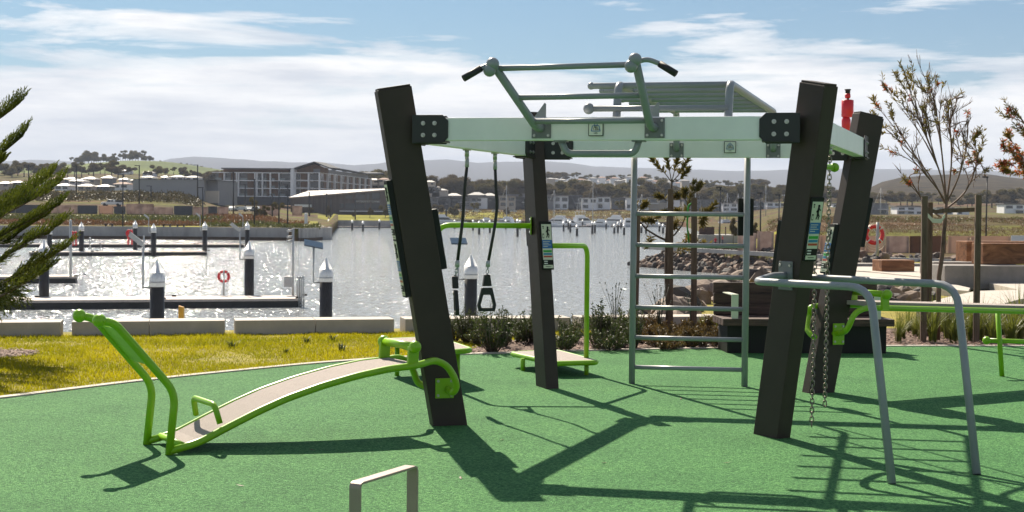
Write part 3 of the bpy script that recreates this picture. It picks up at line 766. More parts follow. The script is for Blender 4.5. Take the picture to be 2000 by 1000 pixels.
flat_poly('garden_bed', bed, -.010, MT['mulch'])
rub = edge_s + [V((60, edge_s[-1].y, 0)), V((60, -20, 0)), V((-40, -20, 0)), V((-40, edge_s[0].y, 0))]
flat_poly('rubber_surface', rub, 0, MT['epdm'], .025)
mb = MB(); n = len(edge_s); vs = []
for i, p_ in enumerate(edge_s):
    d = (edge_s[min(i+1, n-1)] - edge_s[max(i-1, 0)]).normalized(); q = V((-d.y, d.x, 0))
    for o_, z in ((.002, -.03), (.002, .012), (.105, .012), (.105, -.03)): vs.append(p_ + q*o_ + V((0, 0, z)))
mb.verts_faces(vs, [(4*i+k, 4*i+k+1, 4*i+k+5, 4*i+k+4) for i in range(n-1) for k in range(3)])
struct(mb.build('kerb_strip', MT['pale']))
# mulch ring round the pine
rc = gp(-30, 689); mb = MB()
pts = [rc + V((math.cos(t*PI/10)*.62*(1+.08*math.sin(t*3)), math.sin(t*PI/10)*.5, -.008)) for t in range(20)]
mb.verts_faces(pts, [tuple(range(20))]); struct(mb.build('mulch_ring', MT['mulch'], recalc=False))

# ---- grass blades
def inside(poly, x, y):
    c = False; j = len(poly)-1
    for i in range(len(poly)):
        a, b = poly[i], poly[j]
        if (a.y > y) != (b.y > y) and x < (b.x-a.x)*(y-a.y)/(b.y-a.y)+a.x: c = not c
        j = i
    return c
rnd = random.Random(11)
def blades(n, region, hmin, hmax, wd, poly, avoid=None):
    vs, fs = [], []
    x0, x1, y0, y1 = region; k = 0
    for _ in range(n):
        x, y = rnd.uniform(x0, x1), rnd.uniform(y0, y1)
        if abs(x) > y*.40 + .5 or not inside(poly, x, y): continue
        if avoid and avoid(x, y): continue
        dens = noise.noise(V((x*1.1, y*1.1, 0))) + .4*noise.noise(V((x*4, y*4, 7)))
        h = rnd.uniform(hmin, hmax)*(1 + .6*dens)
        if dens < -.45 and rnd.random() < .6: continue
        a = rnd.uniform(0, 2*PI); dx, dy = math.cos(a)*wd, math.sin(a)*wd
        lx, ly = rnd.gauss(0, .5)*h, rnd.gauss(0, .5)*h
        b = len(vs); vs += [(x-dx, y-dy, -.016), (x+dx, y+dy, -.016), (x+lx, y+ly, -.016+h)]; fs.append((b, b+1, b+2))
    return vs, fs
vs, fs = blades(150000, (-8, 1.2, 12.6, 20.4), .018, .05, .0045, lawn, lambda x, y: inside(bed, x, y) or ((x-rc.x)/.62)**2+((y-rc.y)/.5)**2 < .9)
me = bpy.data.meshes.new('grass'); me.from_pydata(vs, [], fs); me.materials.append(MT['blade'])
o = bpy.data.objects.new('grass', me); COL.objects.link(o); tag(o, 'short yellow green lawn grass between the low concrete wall and rubber surface', 'grass', kind='stuff')

# ---- mulch chips
mb = MB(); vs, fs = [], []
def chips(n, region, poly):
    for _ in range(n):
        x, y = rnd.uniform(*region[:2]), rnd.uniform(*region[2:])
        if abs(x) > y*.40+.5 or not inside(poly, x, y): continue
        a = rnd.uniform(0, PI); l, w_ = rnd.uniform(.012, .035), rnd.uniform(.005, .011)
        ux, uy = math.cos(a), math.sin(a); t = rnd.uniform(-.012, .02); z = rnd.uniform(-.004, .012); h = rnd.uniform(-.006, .006)
        b = len(vs)
        vs.extend([(x-ux*l-uy*-w_, y-uy*l-ux*w_, z), (x+ux*l-uy*-w_, y+uy*l-ux*w_, z+t), (x+ux*l-uy*w_, y+uy*l+ux*w_, z+t+h), (x-ux*l-uy*w_, y-uy*l+ux*w_, z+h)])
        fs.append((b, b+1, b+2, b+3))
chips(15000, (-.9, 8.5, 15.6, 20.6), bed)
chips(900, (rc.x-.65, rc.x+.65, rc.y-.55, rc.y+.55), pts)
me = bpy.data.meshes.new('mulch_chips'); me.from_pydata(vs, [], fs); me.materials.append(MT['chip'])
o = bpy.data.objects.new('mulch_chips', me); COL.objects.link(o); tag(o, 'brown bark mulch chips strewn over the garden bed', 'mulch', kind='stuff')

# ---- low wall blocks
WH = .175
spans = [(-190, 118, 'far left'), (140, 440, ''), (460, 771, ''), (793, 1117, ''), (1137, 1424, '')]
labs = ['low pale concrete wall block at the far left behind the pine branches', 'low concrete wall block behind the ball handles of the curved bench', 'low concrete wall block below the pile with a square solar panel, between two gaps', 'low concrete wall block behind the left shrubs, at the foot of a pile', 'low concrete wall block right of the open gap, behind the ladder and young tree']
for (a, b, _), lb in zip(spans, labs):
    A, B = wl(a), wl(b); mid = A.lerp(B, .5)
    t = thing('wall_block', lb, 'low wall', (mid.x, mid.y, -.03), group='low concrete wall blocks along the water')
    for p0, p1 in ((A, mid - wdv*.004), (mid + wdv*.004, B)):
        mb = MB(); c = (p0+p1)/2 + wnv*.24 + V((0, 0, WH/2 - .02)); mb.obox(c, (p1-p0)/2, wnv*.24, V((0, 0, WH/2+.02))); mb.build('precast_segment', MT['pale'], t, bevel=.006)

# =====================================================================  VEGETATION HELPERS
def leaf(vs, fs, p, d, l, w_, up=None):
    d = d.normalized(); s = d.cross(up or V((rnd.uniform(-1, 1), rnd.uniform(-1, 1), rnd.uniform(-1, 1))))
    if s.length < 1e-3: s = V((1, 0, 0))
    s = s.normalized()*w_/2; b = len(vs)
    vs += [p, p + d*l*.45 + s, p + d*l, p + d*l*.45 - s]; fs.append((b, b+1, b+2, b+3))
def rvec(): 
    while True:
        v = V((rnd.uniform(-1, 1), rnd.uniform(-1, 1), rnd.uniform(-1, 1)))
        if .05 < v.length < 1: return v.normalized()
def meshobj(name, vs, fs, mats, parent=None, smooth=False):
    me = bpy.data.meshes.new(name)
    if parent is not None:
        inv = wm(parent).inverted(); vs = [inv @ V(v) for v in vs]
    me.from_pydata([tuple(v) for v in vs], [], fs)
    for m_ in (mats if isinstance(mats, (list, tuple)) else [mats]): me.materials.append(m_)
    o = bpy.data.objects.new(name, me); COL.objects.link(o)
    if parent is not None: o.parent = parent
    return o
PROTOS = []
def shrub_proto(i, h=.34, r=.21, mat='shrub'):
    t = thing('shrub', None, 'shrub'); vs, fs = [], []; st = MB()
    for k in range(34):
        a = rnd.uniform(0, 2*PI); q = math.sqrt(rnd.random())
        tip = V((math.cos(a)*r*q, math.sin(a)*r*q, h*(1.05-.55*q*q)*rnd.uniform(.75, 1.15)))
        base = V((tip.x*.2, tip.y*.2, 0)); mid = base.lerp(tip, .5) + V((tip.x*.1, tip.y*.1, -.01))
        st.sweep([base, mid, tip], [.005, .004, .002], 4)
        for m_ in range(46):
            u = rnd.uniform(.22, 1.04); p_ = base.lerp(tip, u); d = (tip-base).normalized()*rnd.uniform(.3, 1) + rvec()*.9
            leaf(vs, fs, p_, d, rnd.uniform(.022, .042), rnd.uniform(.008, .014))
    st.build('stems', MT['bark'], t); meshobj('foliage', vs, fs, MT[mat], t); PROTOS.append(t); return t
shr = [shrub_proto(0), shrub_proto(1, .40, .18), shrub_proto(2, .27, .24)]
rus = [shrub_proto(3, .17, .26, 'russet'), shrub_proto(4, .2, .22, 'russet')]
SHL = 'dark green coastal shrub with upright leafy stems in the mulch bed before the low wall'
for k, (x, y, s) in enumerate([(888, 664, .95), (912, 668, 1.0), (940, 672, .9), (962, 688, 1.45), (985, 676, 1.05), (1008, 668, 1.1), (1034, 670, 1.15), (1062, 668, 1.0), (1098, 684, 1.35), (1118, 668, .9), (1165, 676, 1.25), (1188, 684, 1.2), (1212, 676, 1.3), (1238, 682, 1.2), (1180, 658, 1.1), (1228, 660, 1.0), (930, 658, .8), (1000, 654, .9), (1050, 654, .85)]):
    g = gp(x, y); place(shr[k % 3], (g.x, g.y, -.01), rnd.uniform(0, 6), s, SHL, 'dark green shrubs in the garden bed')
for k, (x, y, s) in enumerate([(1262, 668, 1.2), (1285, 676, 1.3), (1312, 670, 1.2), (1340, 678, 1.3), (1365, 670, 1.2), (1392, 678, 1.3), (1410, 666, 1.2), (1270, 652, 1.3), (1325, 655, 1.2), (1380, 652, 1.3), (1300, 690-8, 1.0), (1350, 660, 1.2), (1405, 650, 1.2)]):
    g = gp(x, y); place(rus[k % 2], (g.x, g.y, -.01), rnd.uniform(0, 6), s, 'low russet groundcover plant on mulch below the young staked tree', 'russet groundcover plants')
def tuft_proto(n=70, l=.5, w_=.012, mat='strap', droop=1.0):
    t = thing('grass_tuft', None, 'grass tuft'); vs, fs = [], []
    for k in range(n):
        a = rnd.uniform(0, 2*PI); out = rnd.uniform(.05, .75); L_ = l*rnd.uniform(.6, 1.1)
        d = V((math.cos(a), math.sin(a), 0)); s = V((-d.y, d.x, 0))*w_/2; p0 = d*rnd.uniform(0, .05)
        pr = None
        for q in range(6):
            u = q/5; p_ = p0 + d*L_*out*u*u*.9 + V((0, 0, L_*(u - droop*.55*out*u*u))); ww = s*(1-u*.92)
            b = len(vs); vs += [p_-ww, p_+ww]
            if pr is not None: fs.append((pr, pr+1, b+1, b))
            pr = b
    meshobj('blades', vs, fs, MT[mat], t); PROTOS.append(t); return t
tf = [tuft_proto(), tuft_proto(90, .42), tuft_proto(60, .6, .014)]
def reed_proto():
    t = thing('reed_clump', None, 'reeds'); mb = MB(); 
    for k in range(26):
        a = rnd.uniform(0, 2*PI); o_ = rnd.uniform(0, .22); h = rnd.uniform(.45, .75)
        tip = V((math.cos(a)*o_, math.sin(a)*o_, h)); mb.sweep([(0, 0, 0), (tip.x*.35, tip.y*.35, h*.55), tip], [.004, .0035, .0018], 4)
        mb.sphere(tip, .008, 5, 4, (1, 1, 1.8))
    mb.build('stems', MT['reed'], t); PROTOS.append(t); return t
rd = reed_proto()
for x, y, s, lb in ((1200, 648, 1.0, 'thin blue grey reed clump with dark tips above the low wall by the platform handle'), (1288, 655, 1.0, 'thin reed clump seen between ladder rungs, left of young tree'), (1352, 650, .9, 'small reed clump with dark tips at foot of second stake')):
    g = gp(x, y); place(rd, (g.x, g.y, -.01), rnd.uniform(0, 6), s, lb, 'reed clumps in the garden bed')
for k, (x, y, s, lb) in enumerate(((1400, 654, 1.0, 'bright strappy tuft arching left of the timber bench'), (1372, 648, .8, 'bright strappy tuft behind the lower ladder rungs'))):
    g = gp(x, y); place(tf[k], (g.x, g.y, -.01), k, s, lb, 'strappy grass tufts')
for k, (x, y, s) in enumerate([(1762, 660, .8), (1788, 655, .75), (1800, 664, .8), (1850, 660, 1.0), (1862, 668, .9), (1882, 652, .8), (1925, 658, .85), (1975, 668, 1.15), (1990, 662, 1.2), (1945, 662, .9), (2025, 668, 1.2), (1822, 668, 1.0), (1775, 648, .8), (1838, 650, .8), (1895, 664, .75), (1812, 652, .9), (1872, 655, .9), (1912, 664, 1.0), (1958, 655, 1.0), (1938, 668, 1.0), (1755, 668, .7), (2005, 655, 1.1), (1900, 648, .9)]):
    g = gp(x, y); place(tf[k % 3], (g.x, g.y, -.01), rnd.uniform(0, 6), s*1.25, 'strappy green grass tuft in the mulch bed behind the flat lime bench', 'strappy grass tufts')
# weeds in the lawn
wt = tuft_proto(26, .10, .012, 'shrub'); wt['category'] = 'weed'; wt.name = 'lawn_weed'
for x, y, s, lb in ((455, 677, 1.3, 'dark weed tuft in lawn near the second wall block'), (558, 688, 1, 'dark weed tuft in the lawn middle'), (600, 668, 1.2, 'dark weed tuft in lawn below the third wall block, left one'), (668, 684, 1.5, 'weed tuft in lawn just left of the roller bar'), (648, 664, 1.2, 'dark weed tuft in lawn below the third wall block, right one')):
    g = gp(x, y); place(wt, (g.x, g.y, -.016), x, s, lb, 'weeds in the lawn')

# ---- staked young banksia
bk0 = gp(1303, 650); BY = bk0.y
tree = thing('young_tree', 'young staked banksia with olive leaves seen through the ladder', 'tree', (bk0.x, bk0.y, -.01))
mb = MB(); lv, lf = [], []
def B(px, py, dy=0): return at(px, py, BY + dy)
trunk = [B(1303, 652), B(1304, 600), B(1301, 540), B(1302, 470), B(1306, 410), B(1312, 365), B(1312, 352)]
mb.sweep(trunk, [.030, .028, .027, .025, .020, .014, .012], 8)
brs = [([(1302, 470), (1285, 462), (1262, 448), (1243, 425), (1240, 395), (1238, 380)], .018, 1), ([(1262, 448), (1268, 432), (1285, 425), (1298, 415)], .008, 1), ([(1268, 450), (1270, 468), (1266, 482)], .006, .7),
       ([(1312, 356), (1300, 340), (1286, 325), (1270, 308)], .008, 1.1), ([(1312, 356), (1308, 335), (1303, 315), (1298, 300)], .008, 1), ([(1312, 356), (1317, 335), (1322, 318), (1326, 300)], .008, 1), ([(1312, 356), (1325, 342), (1336, 325), (1347, 306)], .008, 1.1), ([(1312, 356), (1328, 350), (1338, 340), (1345, 330)], .006, .8), ([(1308, 395), (1296, 388), (1285, 383)], .006, 1), ([(1308, 395), (1318, 388), (1324, 382)], .006, 1),
       ([(1302, 468), (1318, 458), (1332, 440), (1340, 420), (1345, 398), (1352, 372), (1357, 355)], .014, 1.2), ([(1345, 400), (1335, 385), (1338, 372)], .006, 1.2), ([(1350, 385), (1362, 372), (1368, 360)], .006, 1.2), ([(1340, 420), (1325, 412), (1312, 418)], .007, 1.4), ([(1335, 435), (1320, 435), (1315, 445)], .006, 1.3), ([(1342, 425), (1365, 415), (1385, 412), (1396, 398)], .009, 1.3), ([(1365, 415), (1375, 425), (1372, 440)], .006, 1.2), ([(1302, 480), (1330, 476), (1356, 470), (1392, 478)], .008, .8), ([(1356, 470), (1345, 462)], .005, 1), ([(1305, 500), (1325, 490), (1350, 486)], .006, .5), ([(1243, 420), (1255, 405), (1262, 398)], .006, 1.3), ([(1250, 438), (1255, 432), (1275, 432)], .006, 1.2)]
for pxs, r, dens in brs:
    dy = rnd.uniform(-.18, .18); n = len(pxs)
    pp = [B(x, y, dy*i/(n-1)) for i, (x, y) in enumerate(pxs)]
    mb.sweep(pp, [r*(1-.7*i/(n-1)) for i in range(n)], 6)
    if r > .015: pp = pp[2:]; n = len(pp)
    for k in range(int(125*dens)):
        u = rnd.uniform(.25, 1)**.8*(n-1); i = min(int(u), n-2); q = pp[i].lerp(pp[i+1], u-i); d = (pp[i+1]-pp[i]).normalized()
        leaf(lv, lf, q, d*.7 + rvec()*.9 + V((0, 0, .35)), rnd.uniform(.055, .105), rnd.uniform(.016, .025))
mb.build('trunk', MT['bark'], tree); meshobj('crown', lv, lf, MT['banksia'], tree)
mb = MB(); mb.tube([B(1352, 395, -.05), B(1344, 402, -.06), B(1342, 440, -.05), B(1346, 478, -.06)], .012, bend=.03, n=6); mb.build('tie_ribbon', MT['grn'], tree)
def stake(label, px0, y0, px1, y1, w_=.042, grp='hardwood stakes of the young trees'):
    a = gp(px0, y0); b = at(px1, y1, a.y); a.z = -.02; mb = MB(); mb.bar(a, b, w_*2, w_*2, up=(.15, 1, 0))
    return tag(mb.build('tree_stake', MT['stake'], bevel=.004), label, 'stake', grp)
stake('hardwood stake against the banksia trunk, seen through the ladder middle', 1309, 652, 1310, 369, .038)
stake('hardwood stake right of the banksia trunk, second from the ladder left rail', 1355, 655, 1356, 386, .040)
stake('dark hardwood stake just behind the ladder left rail', 1241, 655, 1246, 418, .034)

# ---- callistemon(s) with stakes
def bottlebrush(name, label, base_px, base_y, trunk_px, fork, targets, lims, Y=None):
    g = gp(base_px, base_y); Y = g.y
    t = thing(name, label, 'tree', (g.x, g.y, -.01)); mb = MB(); vs, fs, rv, rf = [], [], [], []
    tp = [at(x, y, Y) for x, y in trunk_px]; n = len(tp)
    mb.sweep(tp, [.036*(1-.35*i/(n-1)) for i in range(n)], 8)
    fk = tp[-1]
    limbs = []
    for lp in lims:
        dy = rnd.uniform(-.35, .35); m_ = len(lp); P = smooth_line([at(x, y, Y + dy*(i/(m_-1))) for i, (x, y) in enumerate(lp)], 4)
        mb.sweep(P, [.014*(1-.62*i/(len(P)-1)) for i in range(len(P))], 6); limbs.append((P, lp[-1]))
    for (x, y, lf_, rd_) in targets:
        P, _ = min(limbs, key=lambda q: math.hypot(q[1][0]-x, q[1][1]-y) + rnd.uniform(0, 30))
        e = at(x, y, P[-1].y + rnd.uniform(-.3, .3)); u0 = rnd.uniform(.35, .95)*(len(P)-1); i0 = min(int(u0), len(P)-2); s0 = P[i0].lerp(P[i0+1], u0-i0)
        dl_ = (P[i0+1]-P[i0]).normalized(); L_ = (e - s0).length
        c1_ = s0 + dl_*L_*.4 + rvec()*L_*.07; c2_ = s0.lerp(e, .72) + rvec()*L_*.08
        pp = []
        for k in range(9):
            u = k/8; pp.append(s0*(1-u)**3 + c1_*3*u*(1-u)**2 + c2_*3*u*u*(1-u) + e*u**3)
        mb.sweep(pp, [.0062*(1-.85*k/8)+.0013 for k in range(9)], 5)
        for q in range(rnd.randint(7, 11)):   # side twigs
            u = rnd.uniform(.3, .98)*8; i = min(int(u), 7); p_ = pp[i].lerp(pp[i+1], u-i); d = (pp[i+1]-pp[i]).normalized()
            d2 = (d*1.2 + rvec()*.55 + V((0, 0, .2))).normalized(); l = rnd.uniform(.09, .25)*(1.05 - u/14)
            m_ = p_ + d2*l*.5 + rvec()*.015; e2 = p_ + d2*l + V((0, 0, .02))
            mb.sweep([p_, m_, e2], [.0042, .003, .0016], 4)
            if rnd.random() < lf_:
                for z in range(rnd.randint(8, 15)):
                    w0 = rnd.uniform(.35, 1.0); leaf(vs, fs, p_.lerp(e2, w0), d2*.8 + rvec()*.8, rnd.uniform(.045, .085), .015)
                if rnd.random() < rd_:
                    for z in range(16): leaf(rv, rf, p_.lerp(e2, rnd.uniform(.6, 1.05)), d2*.5 + rvec(), rnd.uniform(.045, .075), .015)
        if lf_ > .3:
            for z in range(int(34*lf_)):
                w0 = rnd.uniform(.7, 1); i = min(int(w0*8), 7); leaf(vs, fs, pp[i].lerp(pp[i+1], w0*8-i), (pp[i+1]-pp[i]).normalized() + rvec()*.8, rnd.uniform(.05, .09), .015)
    mb.build('trunk', MT['twig'], t); meshobj('foliage', vs, fs, MT['calli'], t)
    if rf: o_ = meshobj('flowers', rv, rf, MT['callired'], t); o_['kind'] = 'stuff'
    return t
tg = [(1765, 345, .2, .3), (1755, 330, .1, .2), (1930, 330, .5, .4), (1925, 345, .1, .2), (1900, 360, .1, .2), (1880, 385, .05, .2), (1790, 108, .2, 0), (1815, 122, .1, 0), (1702, 192, .9, .5), (1703, 225, .95, .6), (1712, 258, .8, .5), (1722, 160, .8, .2), (1745, 140, .8, .15), (1760, 132, .8, .1), (1715, 285, .5, .7), (1740, 175, .8, .2), (1735, 205, .7, .3), (1780, 118, .45, 0), (1778, 150, .6, .1), (1765, 185, .6, .1), (1795, 160, .5, .1), (1810, 140, .25, 0), (1825, 150, .25, 0), (1840, 165, .2, 0), (1800, 200, .4, 0), (1860, 180, .08, 0), (1880, 190, .05, 0), (1897, 200, .03, 0), (1850, 230, .1, 0), (1875, 245, .05, 0), (1890, 230, .04, 0), (1910, 262, .75, .1), (1922, 275, .8, .1), (1905, 300, .7, .3), (1895, 315, .6, .4), (1885, 290, .3, .2), (1820, 205, .3, .1), (1835, 260, .25, .1), (1795, 325, .3, .6), (1815, 335, .3, .6), (1870, 335, .3, .5), (1770, 285, .15, .4), (1805, 265, .15, .1), (1785, 235, .2, .1), (1868, 205, .04, 0), (1842, 190, .12, 0)]
tg += [(rnd.uniform(1760, 1905), rnd.uniform(135, 330), .16, .12) for _ in range(34)]
tg = [(x, y, l*.85, r*.55) for x, y, l, r in tg]
lm = [[(1848, 400), (1833, 372), (1800, 332), (1762, 290)], [(1848, 398), (1838, 345), (1812, 272), (1785, 205)], [(1848, 392), (1842, 322), (1833, 245), (1822, 185)], [(1849, 392), (1858, 322), (1856, 252), (1849, 195)], [(1849, 396), (1872, 346), (1887, 290), (1891, 235)], [(1848, 408), (1884, 376), (1904, 332), (1912, 296)], [(1846, 430), (1812, 405), (1792, 375), (1775, 345)], [(1848, 402), (1822, 352), (1785, 300), (1748, 240)]]
lm2 = [[(2078, 402), (2050, 370), (2015, 330), (1990, 300)], [(2078, 400), (2050, 340), (2020, 270), (1990, 225)], [(2078, 400), (2070, 320), (2060, 220), (2050, 150)], [(2078, 400), (2100, 330), (2120, 260), (2130, 180)]]
bottlebrush('bottlebrush_tree', 'wind-thinned young bottlebrush tree with reddish flower tips between wooden stakes', 1831, 664, [(1831, 664), (1833, 590), (1834, 540), (1840, 500), (1844, 450), (1847, 415), (1848, 390)], None, tg, lm)
tg2 = [(1962, 195, .5, .3), (1958, 225, .6, .4), (1978, 215, .8, .5), (1965, 262, .9, .4), (1960, 285, .9, .6), (1975, 295, .9, .8), (1958, 325, .9, .8), (1968, 335, .9, .8), (1985, 250, .9, .5), (1992, 310, .9, .6), (2020, 150, .7, .2), (2060, 120, .7, .2), (2100, 130, .6, .2), (2140, 200, .5, .2), (2160, 260, .5, .2), (2010, 200, .8, .3), (2040, 180, .6, .2), (2120, 180, .5, .1), (2000, 330, .8, .5)]
bottlebrush('bottlebrush_tree', 'leafier bottlebrush tree with red flowers reaching in from the right edge', 2085, 668, [(2085, 668), (2084, 560), (2080, 470), (2078, 400)], None, tg2, lm2)
stake('tall hardwood stake left of the bottlebrush, front of a close pair', 1803, 668, 1806, 383, .038)
stake('darker hardwood stake behind the left one of the bottlebrush', 1813, 655, 1817, 395, .034)
stake('tall hardwood stake right of the bottlebrush trunk', 1906, 668, 1911, 381, .038)
Yk = gp(1831, 664).y
for pts_, lb in (([(1812, 409), (1828, 414), (1845, 411), (1868, 411), (1912, 409)], 'taut brown strap tying the bottlebrush trunk to its stakes'), ([(1812, 420), (1822, 431), (1838, 432), (1846, 420)], 'loose pale strap loop sagging beside the bottlebrush trunk')):
    mb = MB(); vs = []
    for x, y in pts_:
        q = at(x, y, Yk - .05); vs += [q - V((0, 0, .028)), q + V((0, 0, .028)), q + V((0, .006, .028)), q + V((0, .006, -.028))]
    n = len(pts_); mb.verts_faces(vs, [(4*i+k, 4*i+(k+1) % 4, 4*i+4+(k+1) % 4, 4*i+4+k) for i in range(n-1) for k in range(4)])
    tag(mb.build('tree_tie', MT['stake'] if 'taut' in lb else MT['cream']), lb, 'strap')

# ---- Norfolk pine at the left edge
pg_ = gp(-95, 692); PY = pg_.y
pine = thing('norfolk_pine', 'young Norfolk pine whose upswept dark green branches enter from the left edge', 'tree', (pg_.x, pg_.y, -.01))
tr = MB(); tr.sweep([V((pg_.x, PY, -.02)), V((pg_.x + .02, PY, 1.5)), V((pg_.x, PY, 3.4)), V((pg_.x, PY, 5.2))], [.10, .075, .045, .01], 10); tr.build('trunk', MT['bark'], pine)
vs, fs = [], []; wood = MB()
def frond(pxs, dy, bl, droop, n=46):
    P = [at(x, y, PY + dy*i/(len(pxs)-1)) for i, (x, y) in enumerate(pxs)]
    P = smooth_line(P, 6); m_ = len(P)
    wood.sweep(P, [.014*(1-.75*i/(m_-1)) for i in range(m_)], 5)
    for k in range(n):
        for side in (-1, 0, 1):
            u = (.12 + .88*k/n)*(m_-1) + rnd.uniform(-.3, .3); u = max(0, min(u, m_-1.01)); i = int(u); q = P[i].lerp(P[i+1], u-i); d = (P[i+1]-P[i]).normalized()
            out = V((d.y, -d.x, 0)).normalized()*side
            up = V((0, 0, 1.0 - droop*(1.0 if k < n*.6 else .2)*rnd.uniform(.6, 1.4)))
            L_ = bl*rnd.uniform(1.0, 1.4)*(.45 + .55*math.sin(PI*min(1, .25 + .8*(1-k/n))))
            dd = (d*.85 + out*.5 + up*.75).normalized(); e = q + dd*L_; mid = q + dd*L_*.5 - up*L_*.06
            for a_, b_ in ((q, mid), (mid, e)):
                ax = (b_-a_).normalized()
                for z in range(12):
                    w0 = z/12; leaf(vs, fs, a_.lerp(b_, w0), ax*1.1 + rvec()*.45, .034, .0105)
fronds = [([(-95, 330), (-60, 290), (-20, 245), (5, 228), (36, 204)], -.3, .20, .0), ([(-95, 400), (-60, 355), (-25, 325), (10, 295), (44, 267)], .2, .22, .0), ([(-95, 405), (-60, 375), (-20, 335), (5, 316)], -.5, .12, .1),
          ([(-95, 460), (-40, 430), (0, 404), (50, 377), (96, 348)], .2, .22, .0), ([(-95, 480), (-40, 448), (0, 424), (60, 392), (115, 359)], -.3, .20, .0), ([(-95, 520), (-40, 487), (0, 462), (60, 430), (118, 400)], .3, .18, .5), ([(-95, 560), (-40, 530), (0, 508), (60, 470), (119, 438)], -.2, .19, .9), ([(-95, 590), (-40, 568), (0, 551), (60, 520), (130, 485)], .1, .22, 1.7), ([(-95, 625), (-50, 602), (0, 578), (50, 552), (92, 528)], -.35, .22, 2.1), ([(-95, 500), (-40, 480), (0, 470), (40, 452), (80, 425)], .5, .2, .6), ([(-95, 600), (-40, 585), (0, 572), (40, 545), (70, 530)], .4, .24, 2.0)]
for f_ in fronds: frond(*f_)
for (P_, dy, bl, dr) in fronds[3:]: frond([(x - 22, y + rnd.uniform(8, 20)) for x, y in P_], dy + rnd.uniform(-.5, .5), bl*.95, dr + .3, 34)
for k in range(16):   # the rest of the tree outside the frame
    z = .7 + 4.2*k/16; a = rnd.uniform(PI*.55, PI*1.45); l = (1.3 - .2*z)
    b = V((pg_.x, PY, z)); P0 = [b, b + V((math.cos(a)*l*.5, math.sin(a)*l*.5, .05)), b + V((math.cos(a)*l, math.sin(a)*l, .4))]
    wood.sweep(P0, [.014, .01, .005], 5)
    for q in range(60):
        u = rnd.random(); p_ = P0[1].lerp(P0[2], u) if rnd.random() < .6 else P0[0].lerp(P0[1], u)
        for z2 in range(4): leaf(vs, fs, p_ + rvec()*.05, V((math.cos(a), math.sin(a), .9)) + rvec()*.7, .10, .02)
wood.build('branches', MT['bark'], pine); meshobj('foliage', vs, fs, MT['pine'], pine)

# =====================================================================  TIMBER BENCH
a, b = gp(1421, 690), gp(1732, 691); sd = (b-a).normalized(); bn_ = V((-sd.y, sd.x, 0)); Lb = (b-a).length
tb = thing('timber_bench', 'dark timber slat bench with backrest on a black plinth, behind the right posts', 'bench', (a+b)/2)
mb = MB(); c = (a+b)/2 + bn_*.3 + V((0, 0, .165)); mb.obox(c, sd*(Lb/2), bn_*.28, V((0, 0, .165))); mb.build('plinth', MT['ink'], tb, bevel=.006)
for k in range(4):
    mb = MB(); c = (a+b)/2 + bn_*(-.06+.075 + k*.165) + V((0, 0, .375)); mb.obox(c, sd*(Lb/2+.07), bn_*.075, V((0, 0, .042))); mb.build('seat_slat', MT['slat'], tb, bevel=.005)
for k in range(3):
    mb = MB(); c = (a+b)/2 + bn_*(.58 + k*.025) + V((0, 0, .49 + k*.132)); mb.obox(c, sd*(Lb/2+.06), bn_*.02, V((0, -.004, .0645))); mb.build('back_slat', MT['slat'], tb, bevel=.005)
mb = MB(); c = (a+b)/2 + bn_*.668 + V((0, 0, .60)); mb.obox(c, sd*(Lb/2+.02), bn_*.006, V((0, 0, .20))); mb.build('dark_gap_backing', MT['ink'], tb)  # dark sheet added behind the slats so the gaps read dark
for px in (1437, 1716):
    q = online(px, a, b); mb = MB(); f = q - bn_*.02
    o_ = sd*.042
    mb.obox(f + V((0, 0, .555)), o_, bn_*.006, V((0, 0, .14))); mb.obox(f + bn_*.27 + V((0, 0, .701)), o_, bn_*.276, V((0, 0, .006))); mb.build('armrest', MT['cream'], tb, bevel=.002)
for px in (1480, 1580, 1690):
    q = online(px, a, b); mb = MB(); mb.bar(q + bn_*.6 + V((0, 0, .3)), q + bn_*.67 + V((0, 0, .80)), .05, .03); mb.build('back_support', MT['ink'], tb)

# =====================================================================  RIGHT-HAND TERRACE
def slab(name, pxs, ztop, thick, mat, label=None, cat=None):
    poly = [gp(x, y, ztop) for x, y in pxs]; mb = MB(); mb.prism([p - V((0, 0, thick)) for p in poly], V((0, 0, thick)))
    o = mb.build(name, mat, bevel=.012); return tag(o, label, cat) if label else struct(o)
slab('curved_path', [(1590, 523), (1700, 530), (1800, 540), (1860, 544), (1930, 552), (1985, 564), (2040, 580), (2050, 572), (2060, 545), (2100, 530), (1900, 520), (1700, 513.5), (1590, 512)], .16, .2, MT['pale'])
slab('curved_kerb', [(1590, 544.5), (1700, 552), (1790, 558), (1892, 568), (1895, 562), (1800, 541), (1700, 531), (1590, 524)], .13, .18, MT['pale'], 'long low pale concrete kerb wall edging the rocks behind the dip bars', 'kerb')
slab('curved_seat', [(1790, 596), (1860, 597), (1950, 596), (1992, 584), (2040, 578), (2040, 566), (1985, 566), (1905, 568), (1850, 580)], .30, .34, MT['pale'], 'pale curved concrete seat edge behind the flat lime bench on the right', 'concrete seat')
def gbox(name, px0, px1, yb, yt, depth, mat, label, cat, grp=None, rot=0, bevel=.02):
    A, Bq = gp(px0, yb), gp(px1, yb); A.z = Bq.z = 0; hgt = at((px0+px1)/2, yt, (A.y+Bq.y)/2).z
    d = (Bq-A); d = Matrix.Rotation(rot, 3, 'Z') @ d; n = V((-d.y, d.x, 0)).normalized(); mb = MB(); c = A + d/2 + n*depth/2
    mb.obox(c + V((0, 0, hgt/2)), d/2, n*depth/2, V((0, 0, hgt/2))); return tag(mb.build(name, mat, bevel=bevel), label, cat, grp)
gbox('timber_block', 1722, 1786, 542, 508, .6, MT['sleeper'], 'short chunky sleeper block seat beside the lifebuoy post on the pale path', 'timber seat', 'chunky timber seats')
